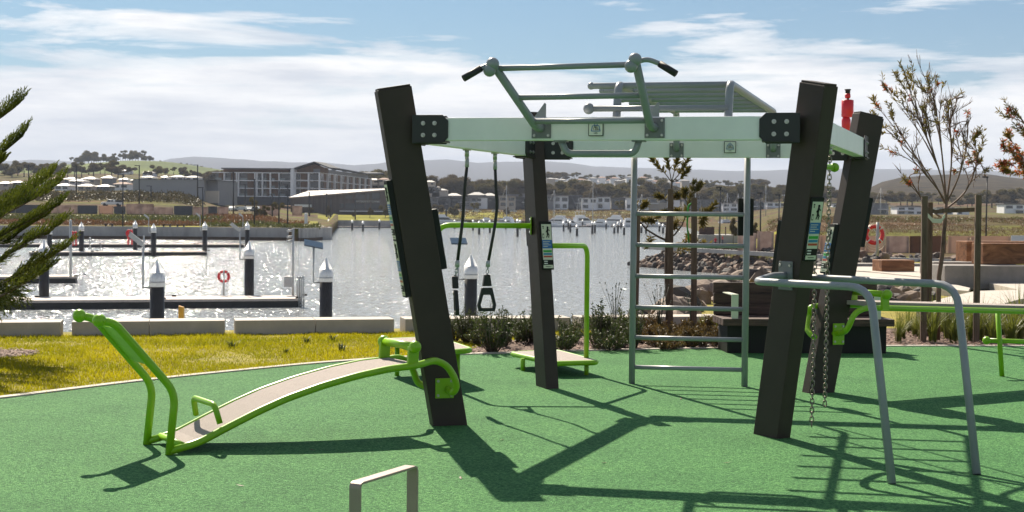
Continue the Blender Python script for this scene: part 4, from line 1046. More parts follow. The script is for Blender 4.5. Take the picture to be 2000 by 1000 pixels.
gbox('low_concrete_wall', 1845, 2120, 566, 519, 1.0, MT['concrete'], 'long grey concrete wall carrying the big timber seats at the right edge', 'wall', None, -.05)
gbox('low_concrete_wall', 1823, 1990, 548, 512, .7, MT['concrete'], 'grey concrete wall end further back beside the bottlebrush trunk', 'wall', None, .06)
gbox('low_concrete_wall', 1600, 1826, 531, 515, .45, MT['concrete'], 'low grey concrete kerb wall under the lifebuoy post', 'wall')
def onwall(px0, px1, yb, yt, zb, depth, label):
    A, Bq = gp(px0, yb, zb), gp(px1, yb, zb); hgt = at(px0, yt, A.y).z - zb; d = Bq - A; n = V((-d.y, d.x, 0)).normalized(); mb = MB(); c = A + d/2 + n*depth/2
    mb.obox(c + V((0, 0, hgt/2)), d/2, n*depth/2, V((0, 0, hgt/2))); tag(mb.build('timber_block', MT['sleeper'], bevel=.02), label, 'timber seat', 'chunky timber seats')
onwall(1888, 2100, 511, 471, .555, .5, 'long sleeper block on the grey wall, partly hidden behind the nearer one')
onwall(1920, 2120, 516, 475, .56, .5, 'long weathered sleeper block lying on front edge of the grey wall at right edge')

# ---- lifebuoys
def lifebuoy(label, post_px, ybase, ytop, ring_px, ring_y, Rr, zg, mat='redpaint', Y=None, face=0, z0=None):
    g = gp(post_px, ybase, zg) if Y is None else at(post_px, ybase, Y)
    zt = at(post_px, ytop, g.y).z
    t = thing('lifebuoy_post', label, 'lifebuoy', (g.x, g.y, g.z), group='lifebuoys on posts')
    mb = MB(); mb.cyl((g.x, g.y, g.z), (g.x, g.y, zt), .045 if Rr > .3 else .05, n=10); mb.build('post', MT['galv'], t)
    c = at(ring_px, ring_y, g.y + .07); ax = V((math.sin(face), -math.cos(face), 0)); s = ax.cross(V((0, 0, 1))).normalized()
    mb = MB(); m_ = 28; pts = [c + s*math.cos(2*PI*k/m_)*Rr + V((0, 0, math.sin(2*PI*k/m_)*Rr)) for k in range(m_+2)]
    mb.sweep(pts, Rr*.27, 10, caps=False); rg = mb.build('ring', MT[mat], t)
    for k in range(4):
        a_ = PI/4 + k*PI/2; mb = MB(); q = [c + s*math.cos(a_+e)*Rr + V((0, 0, math.sin(a_+e)*Rr)) for e in (-.07, 0, .07)]
        mb.sweep(q, Rr*.28, 10); mb.build('reflective_band', MT['foil'], rg)
    return t, c, s
t, c, s = lifebuoy('large red lifebuoy with looped rope on a steel post, right of the posts', 1713, 515, 434, 1708, 458, .29, 0)
mb = MB()
for k in range(3):
    pts = [c + s*math.cos(u*2*PI/16)*(.33+.02*k) + V((0, -.06-.01*k, math.sin(u*2*PI/16)*(.34+.03*k) - (.10 if math.sin(u*2*PI/16) < 0 else 0)*(k+1)*.6)) for u in range(17)]
    mb.sweep(pts, .008, 5)
for k in range(5): mb.sweep([c + s*rnd.uniform(-.15, .1) + V((0, -.05, .2)), c + s*rnd.uniform(-.2, .1) + V((0, -.06, 0)), c + s*rnd.uniform(-.15, .1) + V((0, -.05, -.25))], .008, 5)
mb.build('rope', MT['cream'], t)

# =====================================================================  ROCKS
def rock_proto(i):
    bm = bmesh.new(); bmesh.ops.create_icosphere(bm, subdivisions=2, radius=.5)
    sd_ = rnd.uniform(0, 99)
    for f in range(7):     # flat facets
        n_ = rvec(); k = rnd.uniform(.22, .38)
        for v in bm.verts:
            e = v.co.dot(n_) - k
            if e > 0: v.co -= n_*e*.92
    for v in bm.verts:
        v.co += v.co.normalized()*noise.noise(v.co*2.3 + V((sd_, 0, 0)))*.14; v.co.x *= 1.35; v.co.z *= .78
    me = bpy.data.meshes.new('rock'); bm.to_mesh(me); bm.free(); me.materials.append(MT[('rock', 'rock2', 'rock3')[i % 3]]); return me
RK = [rock_proto(i) for i in range(12)]
rocks = []     # (loc, scale, dist, label, group)
def add_rock(loc, s, lb, grp): rocks.append((V(loc), s, lb, grp))
LN, GN = 'brown boulder of the near rock revetment by the timber bench', 'boulders of the near rock bank'
sl_ = [gp(1352, 590), gp(1436, 549), gp(1500, 532), gp(1690, 511.5)]
sl_ = [wl(1318, .9)] + sl_
for i in range(len(sl_)-1):
    A, Bq = sl_[i], sl_[i+1]; L_ = (Bq-A).length; d = (Bq-A).normalized(); n = V((-d.y, d.x, 0))
    for k in range(int(L_/.45)):
        for row, (o_, z) in enumerate(((-.6, .02), (-.1, .0), (.5, -.25), (1.0, -.6), (1.6, -1.0), (2.3, -1.5), (3.0, -2.1), (3.7, -2.7), (4.4, -3.2), (5.0, -3.7))):
            if i == len(sl_)-2 and row > 3: continue
            if row == 0 and i == 0: continue
            q = A + d*(k*.45 + rnd.uniform(-.2, .2)) + n*(o_ + rnd.uniform(-.25, .25)); add_rock((q.x, q.y, z + rnd.uniform(-.12, .12)), rnd.uniform(.38, .72), LN, GN)
for k in range(30):
    x = rnd.uniform(1672, 1850); y = rnd.uniform(572, 598); q = gp(x, y); add_rock((q.x, q.y, .02), rnd.uniform(.3, .55), 'dark boulder between the bench end and pale kerb wall, below the lifebuoy', 'boulders beside the timber bench')
# headland riprap
hb_ = [(1226, 517), (1260, 521.5), (1300, 525.5), (1350, 529.5), (1400, 533.5), (1440, 537), (1480, 540.5), (1520, 544), (1570, 548), (1640, 552), (1760, 560), (1900, 566), (2100, 572)]
hbot = [gp(x, y, WZ) for x, y in hb_]
ZH = -1.8
def hl(i, u): return hbot[i].lerp(hbot[i+1], u)
for i in range(len(hbot)-1):
    A, Bq = hbot[i], hbot[i+1]; L_ = (Bq-A).length; d = (Bq-A).normalized(); n = V((-d.y, d.x, 0)); n = n if n.y > 0 else -n
    for k in range(int(L_/.62)+1):
        for row in range(8):
            t_ = row/7; q = A + d*(k*.62 + rnd.uniform(-.25, .25)) + n*(t_*3.6 + rnd.uniform(-.25, .25))
            zz = WZ + .05 + t_*2.15
            if i == 0: zz = WZ + (zz - WZ)*min(1, .25 + .8*k*.62/L_)
            add_rock((q.x, q.y, zz + rnd.uniform(-.12, .12)), rnd.uniform(.5, .95), 'rock of the riprap headland across the cove, seen through the ladder', 'riprap rocks of the headland')
def vis_px(r):
    p_ = r[0]; x = 1000 + p_.x/p_.y*F
    if x < 1180 or x > 2050: return 0
    if 1520 < x < 1675 and p_.y > 60: return 0
    if x > 1890 and p_.y > 60: return 0
    return r[1]/p_.y
rocks.sort(key=vis_px, reverse=True)
bulk = bmesh.new()
for k, (loc, s, lb, grp) in enumerate(rocks):
    rot = (rnd.uniform(0, 6), rnd.uniform(-.5, .5), rnd.uniform(0, 6)); sc_ = (s*rnd.uniform(.8, 1.25), s, s*rnd.uniform(.7, 1.0))
    me = RK[rnd.randrange(12)]
    if k < 290:
        o = bpy.data.objects.new('rock', me); COL.objects.link(o); o.location = loc; o.rotation_euler = rot; o.scale = sc_; tag(o, lb, 'rock', grp)
    else:
        from mathutils import Euler
        mt = Matrix.Translation(loc) @ Euler(rot).to_matrix().to_4x4() @ Matrix.Diagonal((*sc_, 1)); n0 = len(bulk.faces); bulk.from_mesh(me)
        bulk.verts.ensure_lookup_table(); bulk.faces.ensure_lookup_table()
        nv = len(me.vertices)
        for v in bulk.verts[-nv:]: v.co = mt @ v.co
        mi = {'basalt_rock': 0, 'brown_rock': 1, 'charcoal_rock': 2}[me.materials[0].name]
        for f in bulk.faces[n0:]: f.material_index = mi
me = bpy.data.meshes.new('riprap'); bulk.to_mesh(me); bulk.free()
for k in ('rock', 'rock2', 'rock3'): me.materials.append(M('riprap_' + k, {'rock': (.115, .085, .07), 'rock2': (.20, .135, .10), 'rock3': (.055, .048, .046)}[k], .85, var=.5, scale=1.2, bump=.7, bscale=7, detail=9))
o = bpy.data.objects.new('riprap', me); COL.objects.link(o); tag(o, 'bulk of brown riprap rocks sloping into the water on the right', 'rocks', kind='stuff')

# fallen leaves on the rubber
def fl_mesh():
    me = bpy.data.meshes.new('fallen_leaf'); me.from_pydata([(-.03, 0, .004), (0, -.009, .007), (.035, 0, .012), (0, .010, .006)], [], [(0, 1, 2, 3)]); me.materials.append(MT['russet']); return me
flm = fl_mesh()
for k, (x, y) in enumerate(((284, 812), (1888, 690), (610, 880), (1180, 905), (1010, 742), (1420, 905), (1330, 780), (470, 950), (980, 860), (1655, 800), (1275, 715), (900, 935))):
    g = gp(x, y); o = bpy.data.objects.new('fallen_leaf', flm); COL.objects.link(o); o.location = (g.x, g.y, 0); o.rotation_euler = (0, 0, k*1.3); tag(o, 'tiny dry brown leaf lying on the green rubber surface', 'leaf', 'fallen leaves on the rubber')
# =====================================================================  WATER
flat_poly('water', [V((-900, 8, 0)), V((900, 8, 0)), V((900, 1500, 0)), V((-900, 1500, 0))], WZ, MT['water'])

# =====================================================================  FAR TERRAIN (polar grid round the bay, true heights)
def interp(tab, x):
    if x <= tab[0][0]: return tab[0][1]
    for (a, b), (c, d) in zip(tab, tab[1:]):
        if x <= c: return b + (d-b)*(x-a)/(c-a)
    return tab[-1][1]
def zpx(px, y, d): return at(px, y, d).z
hillA = [(-400, 350), (0, 333), (60, 326), (150, 319), (250, 312), (330, 317), (420, 331), (480, 340), (560, 352), (700, 366), (900, 380)]
hillD = [(1300, 400), (1500, 392), (1600, 385), (1690, 372), (1720, 358), (1760, 348), (1850, 343), (1920, 343), (2000, 351), (2200, 340), (2500, 350)]
TA = [(0, -1.7), (40, -1.2), (85, .3), (105, 2.4), (140, 4.5), (165, 6.2), (215, 6.6), (345, 10), (540, 18), (800, 32)]
TB = [(0, -1.7), (85, .1), (165, 1.2), (245, 2.2), (345, 4.0), (445, 6), (745, 18), (1050, 26)]
TCc = [(0, -1.5), (30, 0.6), (80, 3.4), (160, 5.5), (360, 15), (660, 29), (1060, 34), (1900, 20)]
TD = [(0, -1.8), (22, -1.8), (45, .2), (72, 1.2), (110, 1.2), (270, 1.4), (470, 2.2), (670, 8), (1000, 17)]
def startd(px):
    if px <= 575: return 262 + 6*math.sin(px*.004)
    if px <= 640: return 262 + 18*((px-575)/65)**2
    if px <= 800: return 492
    if px <= 1335: return 640
    hd_ = 5.56*F/(interp(hb_, px) - 415 - (px-1000)*.0087) + 4.2
    if px <= 1420: return 640 - (px-1335)/85*(640-hd_)
    return hd_
def bl(a, b, x): t = max(0, min(1, (x-a)/(b-a))); return t*t*(3-2*t)
def height(px, d):
    x = (px-1000)/F*d
    if px < 640:
        t = d - 262; a = interp(TA, t); b = interp(TB, t); k = bl(330, 460, px); h = a*(1-k) + b*k
        k2 = bl(500, 575, px); h = h*(1-k2) + interp([(0, -1.7), (180, -1.4), (235, -.2), (345, 3), (445, 5), (745, 18)], t)*k2
        hc = zpx(px, interp(hillA, px), 1500) - 1
        if d > 1100: h = h + (hc - h)*bl(1100, 1500, d)
        if d > 1500: h = hc*(1-bl(1500, 3200, d)) + 10*bl(1500, 3200, d)
    elif px < 1400:
        if px <= 800:
            t = d-492; h = interp([(0, -1.5), (40, .3), (100, 1.2), (250, 6), (500, 16), (900, 30), (1400, 30), (2200, 15)], t)
            kk = bl(760, 840, px); h = h*(1-kk) + interp(TCc, max(0, d-640))*kk
        else: h = interp(TCc, max(0, d-640)) 
        if 1335 < px and d < 640: h = -1.8
    else:
        t = d-132; h = interp(TD, t); k = bl(1440, 1540, px)
        h2 = -1.8 if d < 420 else interp(TCc, max(0, d-640)) if d > 640 else -1.8 + (d-420)/220*.3
        h = h2*(1-k) + h*k
        hc = zpx(px, interp(hillD, px), 2200)
        if d > 1130: h = h + (hc-h)*bl(1130, 2200, d)
        if d > 2200: h = hc*(1-bl(2200, 4200, d)) + 10*bl(2200, 4200, d)
    amp = min(1.0, max(0, (d-300)/800))
    return h + amp*(noise.noise(V((x*.01, d*.01, 0)))*2.2 + noise.noise(V((x*.05, d*.05, 3)))*.5) if d > 300 else h
cols = list(range(-600, 2701, 20)); NR = 64
vs, fs = [], []
for px in cols:
    s = startd(px); vs.append(((px-1000)/F*s, s, WZ-1.5))
    for r in range(NR):
        d = s + (r/(NR-1))**2.3*(5200-s); vs.append(((px-1000)/F*d, d, height(px, d)))
n = NR+1
for i in range(len(cols)-1):
    for r in range(NR): a = i*n+r; fs.append((a, a+n, a+n+1, a+1))
# terrain cover: mown green, ochre dry grass and russet beds
m, nt, p = newmat('shore_cover'); L = nt.links.new
tc = nd(nt, 'ShaderNodeTexCoord')
mp = nd(nt, 'ShaderNodeMapping'); mp.inputs['Scale'].default_value = (.018, .05, .05); L(tc.outputs['Object'], mp.inputs[0])
na = nd(nt, 'ShaderNodeTexNoise', i_Scale=1, i_Detail=4); L(mp.outputs[0], na.inputs[0])
nb = nd(nt, 'ShaderNodeTexNoise', i_Scale=.55, i_Detail=8, i_Roughness=.7); L(tc.outputs['Object'], nb.inputs[0])
ra_ = ramp(nt, [(.34, (.12, .062, .032)), (.45, (.09, .06, .03)), (.52, (.075, .07, .02)), (.58, (.12, .12, .018)), (.66, (.13, .085, .04))]); L(na.outputs['Fac'], ra_.inputs[0])
rb_ = ramp(nt, [(.3, (.45, .45, .45)), (.7, (1.35, 1.3, 1.25))]); L(nb.outputs['Fac'], rb_.inputs[0])
mx = nd(nt, 'ShaderNodeMix', data_type='RGBA', blend_type='MULTIPLY', i_0=1.0); L(ra_.outputs[0], mx.inputs[6]); L(rb_.outputs[0], mx.inputs[7])
L(mx.outputs[2], p.inputs['Base Color']); p.inputs['Roughness'].default_value = 1; p.inputs['Specular IOR Level'].default_value = .1
MT['shore'] = m
MT['hillgrass'] = M('hill_pasture', (.075, .10, .028), 1, var=.25, scale=.012, col2=(.12, .145, .045), spec=.1)
MT['hillwood'] = M('hill_woodland', (.018, .015, .009), 1, var=.5, scale=.05, col2=(.060, .046, .026), spec=.0, bump=1, bscale=.1, detail=9)
me = bpy.data.meshes.new('far_terrain'); me.from_pydata(vs, [], fs)
MT['farlawn'] = M('far_lawn', (.17, .17, .015), 1, var=.2, scale=.05, col2=(.24, .22, .03), spec=.1)
for k in ('shore', 'hillgrass', 'hillwood', 'farlawn'): me.materials.append(MT[k])
for i, f in enumerate(me.polygons):
    f.use_smooth = True; c = f.center; px = 1000 + c.x/c.y*F
    if c.y > 900 and px < 900: f.material_index = 1
    elif c.y > 1050 and px > 1450 or c.y > 860 and px > 800: f.material_index = 2
    elif (630 < px < 760 and 492 < c.y < 530) or (840 < px < 1010 and 650 < c.y < 690) or (1380 < px < 1530 and 150 < c.y < 178) or (280 < px < 400 and 264 < c.y < 277) or (560 < px < 620 and 300 < c.y < 420): f.material_index = 3
o = bpy.data.objects.new('terrain', me); COL.objects.link(o); struct(o)

# mountain range
crest = [(-700, 322), (-300, 318), (0, 315), (60, 311), (120, 313), (200, 322), (270, 328), (300, 319), (330, 309), (380, 305), (440, 308), (520, 314), (600, 317), (640, 317), (690, 322), (730, 319), (780, 313), (830, 312), (870, 310), (930, 317), (990, 315), (1060, 314), (1110, 317), (1160, 324), (1240, 327), (1330, 329), (1430, 333), (1500, 332), (1560, 329), (1700, 329), (1790, 330), (1900, 334), (2000, 332), (2300, 335), (2700, 330)]
vs, fs = [], []; pxs = list(range(-700, 2701, 12)); prof_ = [(5400, 0), (6600, .25), (7800, .52), (9000, .82), (10000, 1), (10800, .8), (12000, .3)]
for px in pxs:
    zc = zpx(px, interp(crest, px), 10000)
    for d, k in prof_:
        x = (px-1000)/F*d; z = zc*k + (noise.noise(V((x*.0016, d*.0016, 1)))*34 + noise.noise(V((x*.006, d*.006, 2)))*12)*(k*(1-k)*3.2) + noise.noise(V((x*.01, d*.01, 5)))*4*k
        vs.append((x, d, z - 3))
n = len(prof_)
for i in range(len(pxs)-1):
    for r in range(n-1): a = i*n+r; fs.append((a, a+n, a+n+1, a+1))
me = bpy.data.meshes.new('mountain_range'); me.from_pydata(vs, [], fs); me.materials.append(MT['hillwood'])
for f in me.polygons: f.use_smooth = True
o = bpy.data.objects.new('mountain_range', me); COL.objects.link(o); struct(o)

# =====================================================================  QUAY WALLS
def quay(label, pts, zt, zb=WZ-1, th=.7):
    mb = MB(); n = len(pts); vs = []
    for i, p_ in enumerate(pts):
        d = (pts[min(i+1, n-1)] - pts[max(i-1, 0)]); d.z = 0; d.normalize(); q = V((-d.y, d.x, 0))
        for o_, z in ((0, zb), (0, zt), (th, zt), (th, zb)): vs.append(V((p_.x, p_.y, 0)) + q*o_ + V((0, 0, z)))
    mb.verts_faces(vs, [(4*i+k, 4*i+(k+1) % 4, 4*i+4+(k+1) % 4, 4*i+4+k) for i in range(n-1) for k in range(4)] + [(0, 1, 2, 3), (4*n-4, 4*n-1, 4*n-2, 4*n-3)])
    return tag(mb.build('quay_wall', MT['quay']), label, 'quay wall')
pts = [V(((px-1000)/F*(startd(px)-.8), startd(px)-.8, 0)) for px in range(-600, 641, 15)]
e = pts[-1]; pts += [e + V((1.0, 3, 0)), e + V((.8, 8, 0)), e + V((-1, 16, 0)), e + V((-6, 40, 0))]
quay('long grey concrete quay wall with a rounded end across the water on the left', pts, -1.55)
quay('shorter lower quay wall further back, right of the rounded quay end', [at(632, 430, 489), at(700, 430, 489), at(845, 430, 489)], -1.45)
quay('pale low kerb wall along the headland above the riprap', [hbot[i] + V((0, 3.7, 0)) for i in range(1, len(hbot))], -1.72, -2.1, .5)
# waterline stain on the quay
MT['stain'] = M('tidal_stain', (.085, .055, .035), .9, var=.4, scale=.8, bump=.3, bscale=5)
mb = MB(); vs = []
for p_ in pts: vs += [V((p_.x, p_.y-.03, WZ-.5)), V((p_.x, p_.y-.03, WZ+.55))]
mb.verts_faces(vs, [(2*i, 2*i+1, 2*i+3, 2*i+2) for i in range(len(pts)-5)])
struct(mb.build('tidal_band', MT['stain'], recalc=False))

# =====================================================================  FAR TREES
def tree_proto(kind, lobes, hgt=1.0, mat='fartree'):
    t = thing('tree', None, 'tree'); mb = MB(); mb.sweep([(0, 0, -.05), (.01, 0, .25), (-.01, .01, .6)], [.035, .026, .012], 6); mb.build('trunk', MT['bark'], t)
    bm = bmesh.new(); vs, fs = [], []
    for (x, y, z, r, sz) in lobes:
        g = bmesh.ops.create_icosphere(bm, subdivisions=2, radius=r*.82, matrix=Matrix.Translation((x, y, z)) @ Matrix.Diagonal((1, 1, sz, 1)))
        for v in g['verts']:
            c = V((x, y, z)); v.co += (v.co - c)*(noise.noise(v.co*9 + V((r*50, 0, 0)))*.55)
        for k in range(int(5200*r*r*4)):
            d = rvec(); d.z = d.z if d.z > -.5 else -d.z; q = V((x, y, z)) + V((d.x, d.y, d.z*sz))*r*rnd.uniform(.72, 1.16); leaf(vs, fs, q, rvec(), rnd.uniform(.02, .045), rnd.uniform(.014, .028))
    me = bpy.data.meshes.new('crown'); bm.to_mesh(me); bm.free()
    b2 = bmesh.new(); b2.from_mesh(me); L0 = [b2.verts.new(v) for v in vs]
    for f in fs: b2.faces.new([L0[i] for i in f])
    b2.to_mesh(me); b2.free(); me.materials.append(MT[mat]); o = bpy.data.objects.new('crown', me); COL.objects.link(o); o.parent = t; PROTOS.append(t); return t
def lobeset(n, rad, z0, z1, r0, r1):
    return [(rnd.gauss(0, rad*.5), rnd.gauss(0, rad*.5), rnd.uniform(z0, z1), rnd.uniform(r0, r1), rnd.uniform(.65, .9)) for _ in range(n)]
TP = [tree_proto(0, lobeset(7, .34, .38, .82, .15, .24)), tree_proto(1, lobeset(10, .40, .18, .78, .16, .24), mat='fartree2'), tree_proto(2, lobeset(6, .26, .35, .85, .14, .2)), tree_proto(3, lobeset(11, .46, .18, .76, .15, .25)), tree_proto(4, lobeset(7, .5, .5, .85, .10, .17), mat='fartree2')]
cone = tree_proto(5, [(0, 0, .2 + .13*k, .20 - .030*k, .55) for k in range(6)])
def plant_tree(px, ytop, d, lb, grp, k=None, wide=1.0, base=None):
    zb = height(px, d) - .3 if base is None else base; zt = zpx(px, ytop, d); h = max(2.0, zt - zb); x = (px-1000)/F*d
    k = rnd.randrange(5) if k is None else k
    return place((TP + [cone])[k], (x, d, zb), rnd.uniform(0, 6), (h*wide, h*wide, h*1.05), lb, grp)
def belt(x0, x1, tops, d0, d1, step, lb, grp, wide=1.0):
    x = x0
    while x < x1:
        d = rnd.uniform(d0, d1); plant_tree(x, interp(tops, x) + rnd.uniform(-6, 4), d, lb, grp, None, wide*rnd.uniform(.85, 1.2)); x += step*rnd.uniform(.7, 1.3)
belt(-60, 92, [(-60, 318), (30, 317), (60, 316), (92, 328)], 820, 900, 13, 'dark hazy tree in the row below the green hill at far left', 'trees below the green hill', 1.15)
belt(84, 262, [(84, 324), (110, 319), (130, 326), (140, 318), (200, 322), (205, 317), (262, 330)], 820, 900, 11, 'dark hazy tree in the row below the green hill at far left', 'trees below the green hill', 1.3)
belt(290, 470, [(290, 330), (300, 327), (330, 326), (345, 328), (375, 336), (420, 334), (470, 336)], 830, 900, 14, 'round dark tree on the hill slope above the grey warehouse', 'trees above the warehouse', 1.0)
belt(148, 314, [(148, 311), (165, 303), (178, 295), (195, 303), (215, 306), (235, 303), (255, 298), (275, 297), (290, 307), (314, 318)], 1480, 1540, 4.5, 'grey green tree in the grove crowning the pasture hill', 'trees on the hill crest', 1.05)
for x, y in ((352, 317), (364, 319), (372, 321), (393, 326), (412, 333)): plant_tree(x, y, 1490, 'lone small tree on the skyline of the pasture hill, right of the grove', 'lone trees on the hill skyline', None, 1.6)
belt(706, 748, [(706, 340), (720, 332), (735, 329), (748, 340)], 760, 790, 10, 'dark gum tree at right end of the apartment building', 'trees behind the apartments', 1.1)
belt(846, 1062, [(846, 364), (856, 352), (868, 338), (884, 340), (896, 350), (930, 355), (970, 352), (1000, 350), (1030, 352), (1062, 360)], 790, 850, 11, 'brown green gum tree in the thick belt behind the dark waterfront houses', 'trees behind the waterfront houses', 1.35)
belt(1056, 1310, [(1056, 366), (1085, 358), (1125, 353), (1140, 360), (1165, 358), (1200, 366), (1230, 352), (1250, 362), (1270, 352), (1310, 360)], 790, 850, 12, 'olive tree in the belt behind the pale waterfront houses, seen between the post and ladder', 'trees behind the pale houses', 1.3)
belt(1460, 1680, [(1460, 360), (1500, 357), (1530, 360), (1560, 364), (1620, 366), (1680, 380)], 800, 880, 12, 'dusty green tree on the rise behind the right front post', 'trees on the right rise', 1.3)
belt(1680, 2060, [(1680, 382), (1720, 374), (1745, 372), (1800, 378), (1870, 386), (1920, 376), (1965, 374), (2060, 372)], 720, 860, 12, 'dusty green tree at the foot of the brown hill on the right', 'trees below the brown hill', 1.35)
belt(1040, 1330, [(1040, 340), (1060, 332), (1100, 336), (1150, 346), (1200, 346), (1260, 344), (1330, 350)], 1250, 1350, 16, 'small hazy tree among the hillside houses far behind the ladder', 'trees on the far hillside', 1.4)
belt(1296, 1475, [(1296, 366), (1330, 372), (1400, 368), (1440, 362), (1475, 358)], 790, 860, 11, 'olive tree in the belt behind the houses seen through the ladder', 'trees seen through the ladder', 1.3)
belt(1290, 1480, [(1290, 350), (1340, 354), (1400, 358), (1480, 350)], 1150, 1300, 14, 'small hazy tree on the far slope seen through the ladder', 'hazy trees seen through the ladder', 1.4)
belt(835, 850, [(835, 352), (850, 354)], 840, 860, 9, 'grey tree beside the hillside houses next to the front left post', 'trees by the hillside houses', 1.0)
# nearer shore planting
for x, y, d, k, lb in ((500, 392, 330, 5, 'dark conical pine sapling on the garden bank before the apartments'), (575, 403, 520, 1, 'low round tree in front of the tavern, left end'), (605, 402, 510, 0, 'dense dark tree in front of the tavern'), (640, 400, 512, 2, 'slim tree left of the tavern terrace'), (722, 404, 512, 2, 'dark bushy tree below the tavern lettering'), (752, 398, 515, 1, 'olive tree at right end of the tavern'), (690, 415, 508, 2, 'small dark shrub tree on the lawn left of the path'), (840, 400, 655, 1, 'green tree on the far lawn beside the front left post'), (856, 394, 655, 0, 'tall green tree on the far lawn right of the front left post'), (888, 397, 655, 1, 'round tree on the far lawn left of the ropes'), (925, 396, 660, 4, 'yellowish tree on the far lawn between the ropes'), (990, 402, 655, 2, 'small tree on the far lawn beside the yacht mast'), (1208, 392, 655, 4, 'orange tinged tree before the pale houses left of the ladder'), (545, 395, 350, 4, 'small yellow green tree on the garden bank, right of the pine sapling'), (515, 400, 340, 1, 'small bushy tree on the garden bank'), (492, 385, 352, 4, 'thin young tree behind the pine sapling')):
    plant_tree(x, y, d, lb, 'trees along the far shore', k, .75)
for x, y, d, lb in ((1432, 420, 150, 'slim staked sapling on the headland lawn, left of the ladder right rail'), (1475, 430, 146, 'slim staked sapling on the headland lawn right of the ladder')):
    plant_tree(x, y, d, lb, 'saplings on the headland', 2, .45, base=-1.8)
# low planting on the near banks (things one cannot count)
def scrub(name, label, x0, x1, d0, d1, n, hmin, hmax, mat, hfun=None):
    vs, fs = [], []
    for _ in range(n):
        px, d = rnd.uniform(x0, x1), rnd.uniform(d0, d1); x = (px-1000)/F*d; h = rnd.uniform(hmin, hmax); z = (hfun or height)(px, d)
        if noise.noise(V((x*.12, d*.12, 9))) < -.25: continue
        for k in range(7): leaf(vs, fs, V((x + rnd.gauss(0, h*.45), d + rnd.gauss(0, h*.45), z + rnd.uniform(-.1, h*.6))), rvec() + V((0, 0, .7)), h*rnd.uniform(.4, .7), h*.22)
    o = meshobj(name, vs, fs, mat); return tag(o, label, 'shrubs', kind='stuff')
MT['rust'] = leafmat('rust_red_foliage', (.12, .055, .02), (.22, .11, .04), .5, .2)
MT['ochre'] = leafmat('ochre_grass', (.15, .10, .03), (.26, .18, .055), .5, .25)
MT['mid'] = leafmat('mid_green_foliage', (.05, .065, .012), (.12, .125, .02), .4, .25)
MT['meadow'] = leafmat('brown_meadow', (.12, .062, .028), (.19, .115, .05), .3, .2)
scrub('shrub_bank', 'band of rust coloured shrubs along the left promenade', -100, 470, 276, 292, 2600, .5, 1.1, MT['rust'])
scrub('hedge_bank', 'band of green hedging behind the rust coloured shrubs on the left shore', -100, 430, 300, 325, 2400, .6, 1.3, MT['mid'])
scrub('garden_shrubs', 'mixed green garden shrubs on the rounded quay end', 395, 620, 270, 290, 1500, .4, 1.0, MT['mid'])
scrub('garden_scrub', 'rusty garden scrub on the bank before the apartments', 400, 600, 292, 345, 1900, .5, 1.2, MT['rust'])
scrub('bank_scrub', 'dark brown scrub covering the earth mound behind the pickup', -100, 390, 385, 430, 2600, .7, 1.6, leafmat('mound_scrub', (.045, .04, .014), (.11, .085, .03), .4, .15))
scrub('dry_grass', 'ochre dry grass on the far lawn bank behind the marina', 835, 1320, 645, 700, 2400, .6, 1.5, MT['ochre'])
scrub('meadow_grass', 'brown and green rough grass on the mound behind the hoarding at right', 1500, 2100, 150, 240, 14000, .14, .38, MT['meadow'])
scrub('meadow_weeds', 'green weeds on top of the mound behind the hoarding at right', 1500, 2100, 186, 240, 1000, .25, .6, MT['mid'])

# =====================================================================  BUILDINGS
MT['bwhite'] = M('render_white', (.78, .78, .79), .7, var=.05, scale=.3)
MT['bgrey'] = M('cladding_grey', (.20, .20, .21), .7, var=.08, scale=.3)
MT['bdark'] = M('cladding_charcoal', (.055, .055, .06), .65, var=.1, scale=.3)
MT['bcream'] = M('render_cream', (.46, .40, .33), .75, var=.06, scale=.3)
MT['bbrown'] = M('cladding_brown', (.14, .075, .04), .7, var=.25, scale=.8, stretch=(3, 3, .3))
MT['wshed'] = M('warehouse_panel', (.30, .30, .31), .7, var=.06, scale=.1)
MT['glass'] = M('window_glass', (.035, .045, .055), .12, var=.2, scale=.3)
MT['glassb'] = M('balcony_glass', (.12, .15, .16), .12, var=.2, scale=.3)
MT['roofw'] = M('pale_metal_roof', (.21, .19, .18), .5, var=.06, scale=.2)
MT['roofg'] = M('grey_metal_roof', (.13, .125, .13), .5, var=.08, scale=.2)
MT['rooft'] = M('terracotta_roof', (.20, .10, .07), .8, var=.12, scale=.4)
MT['roofp'] = M('pinkish_metal_roof', (.21, .165, .15), .55, var=.05, scale=.05)
def local(px0, px1, d):
    x0, x1 = (px0-1000)/F*d, (px1-1000)/F*d; return x0, x1
# --- apartment block one
d = 600; x0, x1 = local(418, 567, d); Z = lambda y: at(490, y, d).z
ap = thing('apartment_building', 'flat roofed white framed apartment block with brown panels on a dark podium, left one', 'building', ((x0+x1)/2, d, Z(402)))
mb = MB(); mb.box(x0+1.2, x1-.3, d+2.2, d+16, Z(384), Z(336.5)); mb.build('wall', MT['bdark'], ap)
mb = MB(); mb.box(x0+3.5, x1-1, d+1.8, d+15, Z(336.5), Z(330.5)); mb.build('penthouse_wall', MT['bbrown'], ap)
mb = MB(); mb.box(x0, x1, d, d+16, Z(400), Z(384)); mb.build('podium', MT['bdark'], ap)
mb = MB(); mb.box(x0+3.0, x1+.2, d-.6, d+16.5, Z(330.5), Z(328)); mb.build('roof', MT['roofg'], ap)
mb = MB(); mb.box(x1-.1, x1+1.3, d-.3, d+16, Z(384), Z(327.5)); mb.build('end_wall', MT['bwhite'], ap)
